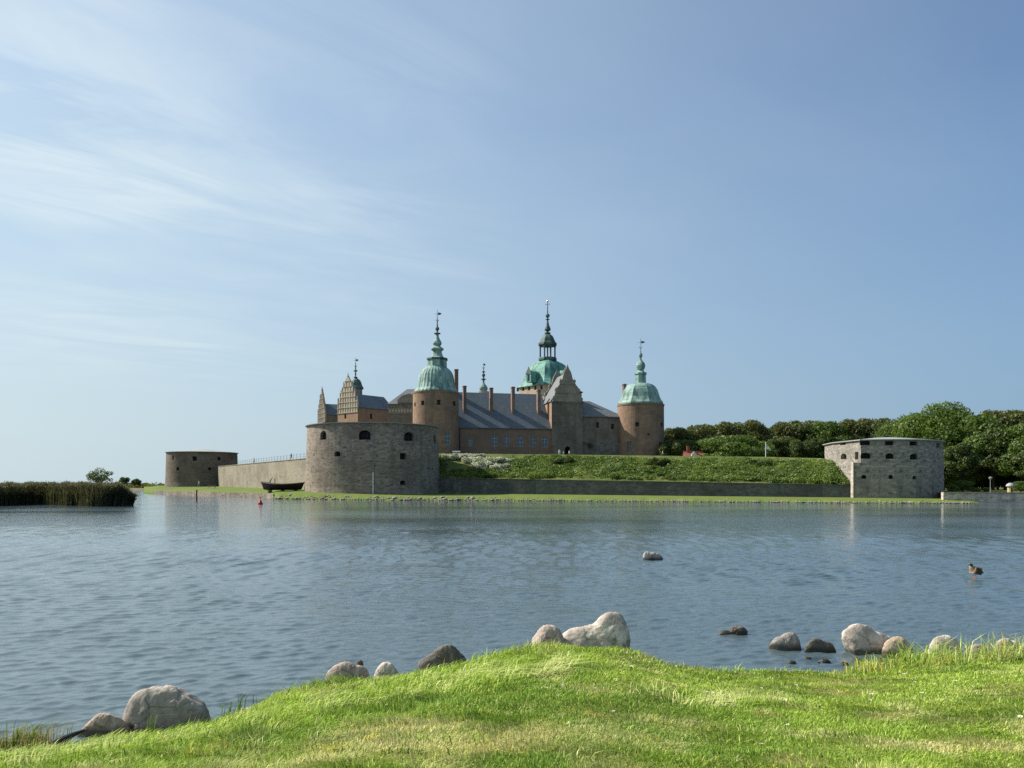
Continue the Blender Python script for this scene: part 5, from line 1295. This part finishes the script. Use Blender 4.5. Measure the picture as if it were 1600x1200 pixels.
boulder('round pale rock half hidden by reeds', 1449, 1504, 992, 1026, 12.8, 'granite_pale', [(-.1, 0, 0, 1.2, .6, .9)], [(.3, 0, 1, .8)], 14, .8, rough=.03)
boulder('pale rock behind the reeds near the right edge', 1506, 1548, 1006, 1028, 12.6, 'granite_pink', [(0, 0, 0, 1.2, .6, .8)], [(-.3, 0, 1, .7)], 15, .8, rough=.03)
boulder('pale jagged rock at the right edge among reeds', 1552, 1604, 997, 1028, 12.6, 'granite_pale', [(-.3, 0, 0, .9, .5, .95), (.5, 0, 0, .8, .5, .8)], [(-.3, -.5, .8, .7)], 16, .8, rough=.04)
boulder('rock cut by the right edge of the view, among reeds', 1596, 1650, 990, 1024, 12.9, 'granite_grey', [(0, 0, 0, .8, .6, .95)], [], 17, .8)
for i, (px, py, w_, dy) in enumerate([(1262, 1031, 16, 5), (1288, 1034, 20, 5), (1345, 1036, 24, 7), (1318, 1040, 18, 6), (1378, 1033, 18, 6), (562, 1036, 12, 5), (1238, 1036, 12, 4)]):
    D = min(wD(py), 13.2) if px > 600 else 11.2
    boulder('small dark wet stone in the shallows below the pale pinkish boulder' if px > 600 else 'tiny dark stone beside the reddish-grey boulder', px-w_/2, px+w_/2, py-dy, py+1, D, 'granite_dark', [(0, 0, 0, .8, .6, .8)], [], 30+i, .8)
    if px > 600: scene.objects[-1]['group'] = 'small wet stones in the shallows'
# driftwood stick
z = lambda x_, y_: float(zground(np.array([x_]), np.array([y_]))[0])
b = MB(); q_ = [XY(78, 7.45), XY(95, 7.55), XY(112, 7.66), XY(131, 7.8)]; b.tube([p+UP*(z(p.x, p.y)+.12+.02*i) for i, p in enumerate(q_)], [.028, .032, .026, .014], 8)
b.tube([q_[1]+UP*(z(q_[1].x, q_[1].y)+.06), q_[1]+Vector((.02, .12, .16+z(q_[1].x, q_[1].y)))], [.014, .005], 6)
prop(b.build('driftwood_stick', MT['wood_dark']), 'dark driftwood stick lying in the grass at lower left', 'stick')

# ------------------------------------------------------------------ grass
def blades(X, Y, Z, h, w, lean, curl, colr, r, yaw=None):
    n = len(X); th = r.random(n)*6.283 if yaw is None else yaw
    fx, fy = np.cos(th), np.sin(th)                      # facing
    la = lean[1]; lx, ly = np.cos(la)*lean[0]*h, np.sin(la)*lean[0]*h
    base = np.stack([X, Y, Z], 1); sd_ = np.stack([-fy, fx, np.zeros(n)], 1)*w[:, None]
    up = np.stack([np.zeros(n), np.zeros(n), h*np.sqrt(np.clip(1-(lean[0]*.7)**2, .05, 1))], 1); L_ = np.stack([lx, ly, np.zeros(n)], 1)
    mid = base+up*.6+L_*.32; tip = base+up*(1-curl[:, None]*.45)+L_*(1+curl[:, None]*.3)
    co = np.stack([base-sd_, base+sd_, mid+sd_*.8, mid-sd_*.8, tip], 1).reshape(-1, 3)
    i = np.arange(n)*5
    q = np.stack([i, i+1, i+2, i+3], 1); t = np.stack([i+3, i+2, i+4], 1)
    c = np.repeat(np.concatenate([colr, np.ones((n, 1))], 1), 5, 0)
    return co, q, t, c
def lawn_blades():
    r = np.random.default_rng(42); n = 560000
    Y = 3.9*(12.0/3.9)**r.random(n); X = (r.random(n)*2-1)*1.08*Y
    De, Ze, px = edge_of(X, Y); Z = zground(X, Y); keep = (Y < De+.28+.25*r.random(n)) & (Z > .12)
    X, Y, Z, De, px = (a[keep] for a in (X, Y, Z, De, px)); n = len(X)
    edge = np.clip(1-(De-Y)/1.1, 0, 1)
    left = np.clip((900-px)/500, 0, 1)*np.clip((Y-5.5)/2.5, 0, 1)
    pn = fbm(X, Y, .9, 31); pn2 = fbm(X, Y, .35, 55); tall = np.clip((pn-.52)*6, 0, 1)
    # a shaggy tuft ridge runs behind the tip, centre-left
    clump = np.clip((fbm(X, Y, 5.5, 61, 2)-.45)*3.5, 0, 1)
    h = (.024+.022*clump)+.022*pn+.075*left*(.35+1.1*tall)+.05*edge*(.3+tall)+.022*tall
    dry0 = np.exp(-(((px-640)/190)**2+((Y-5.35)/.75)**2))+.8*np.exp(-(((px-900)/150)**2+((Y-5.6)/.5)**2))+.5*np.exp(-(((px-1500)/160)**2+((Y-5.0)/.4)**2))
    h *= 1-.35*np.clip(dry0, 0, 1); h *= np.interp(px, [850, 1050], [1, .8])
    h *= .5+.95*r.random(n)**1.3
    w = (.0014+.0013*r.random(n))*(1+.5*left)*np.clip(Y/5.5, .8, 2)*1.3
    ln = np.clip(r.normal(size=n)*.35+.5+.3*left, .05, 1.1); la = R(-20)+(fbm(X, Y, 1.3, 101, 2)-.5)*12+r.normal(size=n)*.7
    curl = np.clip(r.random(n)*.8, 0, 1)
    g1 = np.array([.16, .29, .035]); g2 = np.array([.38, .51, .080]); yl = np.array([.72, .64, .32]); dk = np.array([.07, .145, .020])
    t = np.clip(.45+(pn2-.5)*2.0+(pn-.5)*1.2+r.normal(size=n)*.34, 0, 1)[:, None]
    c = g1*(1-t)+g2*t
    d = np.clip(dry0*1.05+(fbm(X, Y, 2.3, 77)-.52)*2.6, 0, 1)*.8*(r.random(n) < .85); d = np.clip(d+(r.random(n) < .05)*.8, 0, 1)[:, None]
    c = c*(1-d)+yl*d
    dkf = np.clip((fbm(X, Y, 1.6, 91)-.55)*5, 0, .35)[:, None]; c = c*(1-dkf)+dk*dkf
    c *= (.55+.85*r.random(n))[:, None]
    return blades(X, Y, Z-.004, h, w, (ln, la), curl, c, r)
def tuft_blades(spots, seed, hmul=1.0):
    r = np.random.default_rng(seed); parts = []
    for (px, D, rad, n, h0, lean, la, tone) in spots:
        x0 = (px-CX)/F*D; a = r.random(n)*6.283; q_ = np.sqrt(r.random(n))*rad
        X = x0+np.cos(a)*q_*1.6; Y = D+np.sin(a)*q_*.7; Z = np.maximum(zground(X, Y), -.06)
        h = h0*(.5+.8*r.random(n)); w = (.0032+.0034*r.random(n))*np.clip(D/8, .8, 1.6)
        L_ = np.clip(lean+r.normal(size=n)*.25, .05, 1.25); A_ = la+r.normal(size=n)*.6
        pal = {'g': [(.14, .26, .03), (.42, .54, .085)], 'p': [(.36, .44, .12), (.66, .68, .30)], 'y': [(.44, .42, .07), (.60, .52, .11)], 'd': [(.08, .15, .02), (.17, .25, .035)], 'b': [(.22, .18, .08), (.36, .30, .13)]}[tone]
        t = r.random(n)[:, None]; c = np.array(pal[0])*(1-t)+np.array(pal[1])*t
        parts.append((X, Y, Z-.01, h, w, L_, A_, c))
    cat_ = [np.concatenate([p[j] for p in parts]) for j in range(8)]
    return blades(cat_[0], cat_[1], cat_[2], cat_[3], cat_[4], (cat_[5], cat_[6]), np.clip(.3+.6*np.random.default_rng(1).random(len(cat_[0])), 0, 1), cat_[7], r)
co, q, t, c = lawn_blades()
raw_mesh('grass', co, q, 4, MT['blade'], smooth=False, faces2=t, attr=('col', 'FLOAT_COLOR', c), kind='stuff', label='short bright green lawn covering the near bank', cat='grass')
r = np.random.default_rng(8); sp = []
# fringe of longer grass along the bank edge
for px in np.arange(-60, 1000, 9):
    De = np.interp(px, EDGE[:, 0], EDGE[:, 1]); tn = 'g' if r.random() < .7 else ('d' if r.random() < .5 else 'y')
    if 380 < px < 520 and r.random() < .5: tn = 'y'
    sp.append((px+r.normal()*5, De-.05+r.uniform(-.35, .2), .16, 60, r.uniform(.07, .15)*(1 if px < 860 else .5)*(.5 if (180 < px < 340 or 500 < px < 740) else 1), .45, R(r.uniform(-60, 40)), tn))
for px in np.arange(1000, 1330, 12):
    De = np.interp(px, EDGE[:, 0], EDGE[:, 1]); sp.append((px+r.normal()*5, De+.0, .15, 26, r.uniform(.05, .12), .4, R(20), 'g' if r.random() < .7 else 'b'))
# shaggy long tufts behind the crest, centre-left
for i in range(300):
    px = r.uniform(330, 820); De = np.interp(px, EDGE[:, 0], EDGE[:, 1]); D = De-r.uniform(.5, 2.8)
    sp.append((px, D, .12, 34, r.uniform(.10, .22), r.uniform(.5, .95), R(r.uniform(-60, 60)), 'g' if r.random() < .75 else 'p'))
for i in range(150):
    px = r.uniform(0, 420); De = np.interp(px, EDGE[:, 0], EDGE[:, 1]); D = De-r.uniform(.6, 2.6)
    sp.append((px, D, .12, 34, r.uniform(.09, .18), r.uniform(.4, .85), R(r.uniform(-40, 60)), 'g' if r.random() < .7 else 'p'))
for i in range(26): sp.append((r.uniform(670, 900), 8.75+r.uniform(-.6, .4), .12, 34, r.uniform(.22, .36), r.uniform(.95, 1.2), R(r.uniform(-30, 30)), 'p' if r.random() < .6 else 'g'))
for i in range(16): sp.append((r.uniform(985, 1080), 7.25+r.uniform(-.25, .25), .09, 30, r.uniform(.12, .22), r.uniform(.6, 1.0), R(r.uniform(60, 200)), 'p' if r.random() < .35 else 'g'))
for i in range(16): sp.append((r.uniform(1070, 1165), 7.05+r.uniform(-.2, .25), .09, 30, r.uniform(.12, .22), r.uniform(.7, 1.1), R(r.uniform(-40, 60)), 'p' if r.random() < .35 else 'g'))
for i in range(16): sp.append((r.uniform(0, 60), 8.0+r.uniform(-.3, .3), .12, 45, r.uniform(.25, .45), .3, R(r.uniform(-30, 40)), 'd' if r.random() < .6 else 'b'))
for i in range(420):
    D = 4.4*(10.6/4.4)**r.random(); px = r.uniform(-50, 1650)
    if D > np.interp(px, EDGE[:, 0], EDGE[:, 1])-.2: continue
    sp.append((px, D, r.uniform(.05, .16), 22, r.uniform(.05, .10)*(1.3 if px < 800 else .8), r.uniform(.4, .9), R(r.uniform(-180, 180)), 'gggpdy'[int(r.integers(0, 6))]))
co, q, t, c = tuft_blades(sp, 5)
raw_mesh('grass', co, q, 4, MT['blade'], smooth=False, faces2=t, attr=('col', 'FLOAT_COLOR', c), kind='stuff', label='longer shaggy grass tufts along the bank edge', cat='grass')
# reeds among the right-hand rocks
sp = []
for i in range(330):
    px = r.uniform(1335, 1640); De = np.interp(px, EDGE[:, 0], EDGE[:, 1]); D = De+r.uniform(-.05, 1.6)
    sp.append((px, D, .14, 14, r.uniform(.25, .68)*(1.0 if px > 1400 else .7), r.uniform(.2, .6), R(r.uniform(-180, 180)), 'p' if r.random() < .45 else ('y' if r.random() < .3 else 'g')))
for px in (1155, 1160, 1200, 1228, 1252, 1262, 1300, 1310, 1326): sp.append((px, np.interp(px, EDGE[:, 0], EDGE[:, 1])+.3, .06, 9, r.uniform(.2, .4), .35, R(r.uniform(-40, 60)), 'g'))
for px in (1475, 1480, 1484, 1395, 1412, 1420, 1565, 1590, 1596): sp.append((px, 12.0, .05, 14, r.uniform(.5, .75), .3, R(r.uniform(-40, 60)), 'p'))
for px in (345, 352, 367, 372, 232, 234, 108, 395, 450, 30): sp.append((px, np.interp(px, EDGE[:, 0], EDGE[:, 1])+.15, .04, 10, r.uniform(.3, .5), .3, R(r.uniform(-40, 60)), 'd'))
co, q, t, c = tuft_blades(sp, 15)
raw_mesh('reeds', co, q, 4, MT['blade'], smooth=False, faces2=t, attr=('col', 'FLOAT_COLOR', c), kind='stuff', label='thin green and straw reeds at the water edge', cat='reeds')

# daisies
b = MB()
for i in range(7):
    a = i*2*math.pi/7; b.quad((.003*math.cos(a), .003*math.sin(a), .035), (.012*math.cos(a-.4), .012*math.sin(a-.4), .040), (.016*math.cos(a), .016*math.sin(a), .041), (.012*math.cos(a+.4), .012*math.sin(a+.4), .040))
b.lathe(0, 0, [(.001, .034), (.006, .036), (.006, .040), (.001, .043)], 8, m=1); b.tube([(0, 0, -.01), (0, 0, .036)], [.0015, .0015], 4, m=2)
dz = b.build('daisy', [MT['white'], MT['gold'], MT['leaf_bright']], org=(0, 0, 0))
first = True
for i in range(46):
    px = r.uniform(960, 1600) if i > 9 else r.uniform(700, 1000); yy = r.uniform(5.0, 10.0); x_ = (px-CX)/F*yy
    o = dz if first else dz.copy()
    if not first: C.objects.link(o)
    first = False; o.location = (x_, yy, z(x_, yy)+.02); s_ = r.uniform(.8, 1.5); o.scale = (s_, s_, s_); o.rotation_euler = (r.normal()*.25, r.normal()*.25, r.random()*6)
    prop(o, 'tiny white daisy in the short lawn', 'daisy', 'daisies scattered in the lawn')

# ------------------------------------------------------------------ big reed bed on the left
r = np.random.default_rng(77); n = 60000
px = -160+(208+160)*r.random(n)**.8; wmax = np.clip((210-px)/60, .05, 1)
D = 103+(4*np.sin(px*.03)+3*(fbm(px, px*0, .05, 2)-.5))+np.abs(r.normal(size=n))*14*wmax+np.clip((px-120)/90, 0, 1)**2*2
X = (px-CX)/F*D; h = (2.85+.35*(fbm(px, D*.3, .09, 6)-.5)*2+r.normal(size=n)*.16)*np.clip(wmax*1.3+.35, .45, 1)
w = .022+.02*r.random(n)
kind_ = r.random(n) < .25
ln = np.clip(.12+np.abs(r.normal(size=n))*.16, 0, .6); la = r.normal(size=n)*.9
co1, q1, t1_, c1_ = blades(X, D, np.full(n, -.1), h, w, (ln, la), r.random(n), np.zeros((n, 3)), r)
rn = np.clip(.35+r.normal(size=n)*.2, 0, .8)
# leaves branching off along the stems, and plumes at the tips
m2 = 70000; ii = r.integers(0, n, m2); tt_ = r.random(m2)**.8
lw_ = .02+.02*r.random(m2)
co2, q2, t2_, _ = blades(X[ii]+np.cos(la[ii])*ln[ii]*h[ii]*tt_*.5, D[ii], h[ii]*tt_*.9, .35+.45*r.random(m2), lw_, (np.clip(.7+r.normal(size=m2)*.3, .1, 1.2), r.random(m2)*6.28), r.random(m2), np.zeros((m2, 3)), r)
rn2 = np.clip(.3+r.normal(size=m2)*.2, 0, .8)
m3 = 26000; ii = r.integers(0, n, m3)
co3, q3, t3_, _ = blades(X[ii]+np.cos(la[ii])*ln[ii]*h[ii]*.9, D[ii], h[ii]*.90, .25+.2*r.random(m3), .03+.03*r.random(m3), (np.clip(.5+r.normal(size=m3)*.2, .1, 1.2), r.normal(size=m3)*.6), r.random(m3), np.zeros((m3, 3)), r)
rn3 = np.full(m3, 1.0)
co = np.concatenate([co1, co2, co3]); o1, o2 = len(co1), len(co1)+len(co2)
q = np.concatenate([q1, q2+o1, q3+o2]); t = np.concatenate([t1_, t2_+o1, t3_+o2]); rr = np.repeat(np.concatenate([rn, rn2, rn3]), 5)
raw_mesh('reeds', co, q, 4, MT['reed'], smooth=False, faces2=t, attr=('rnd', 'FLOAT', rr), kind='stuff', label='tall dark reed bed growing from the water on the left', cat='reeds')
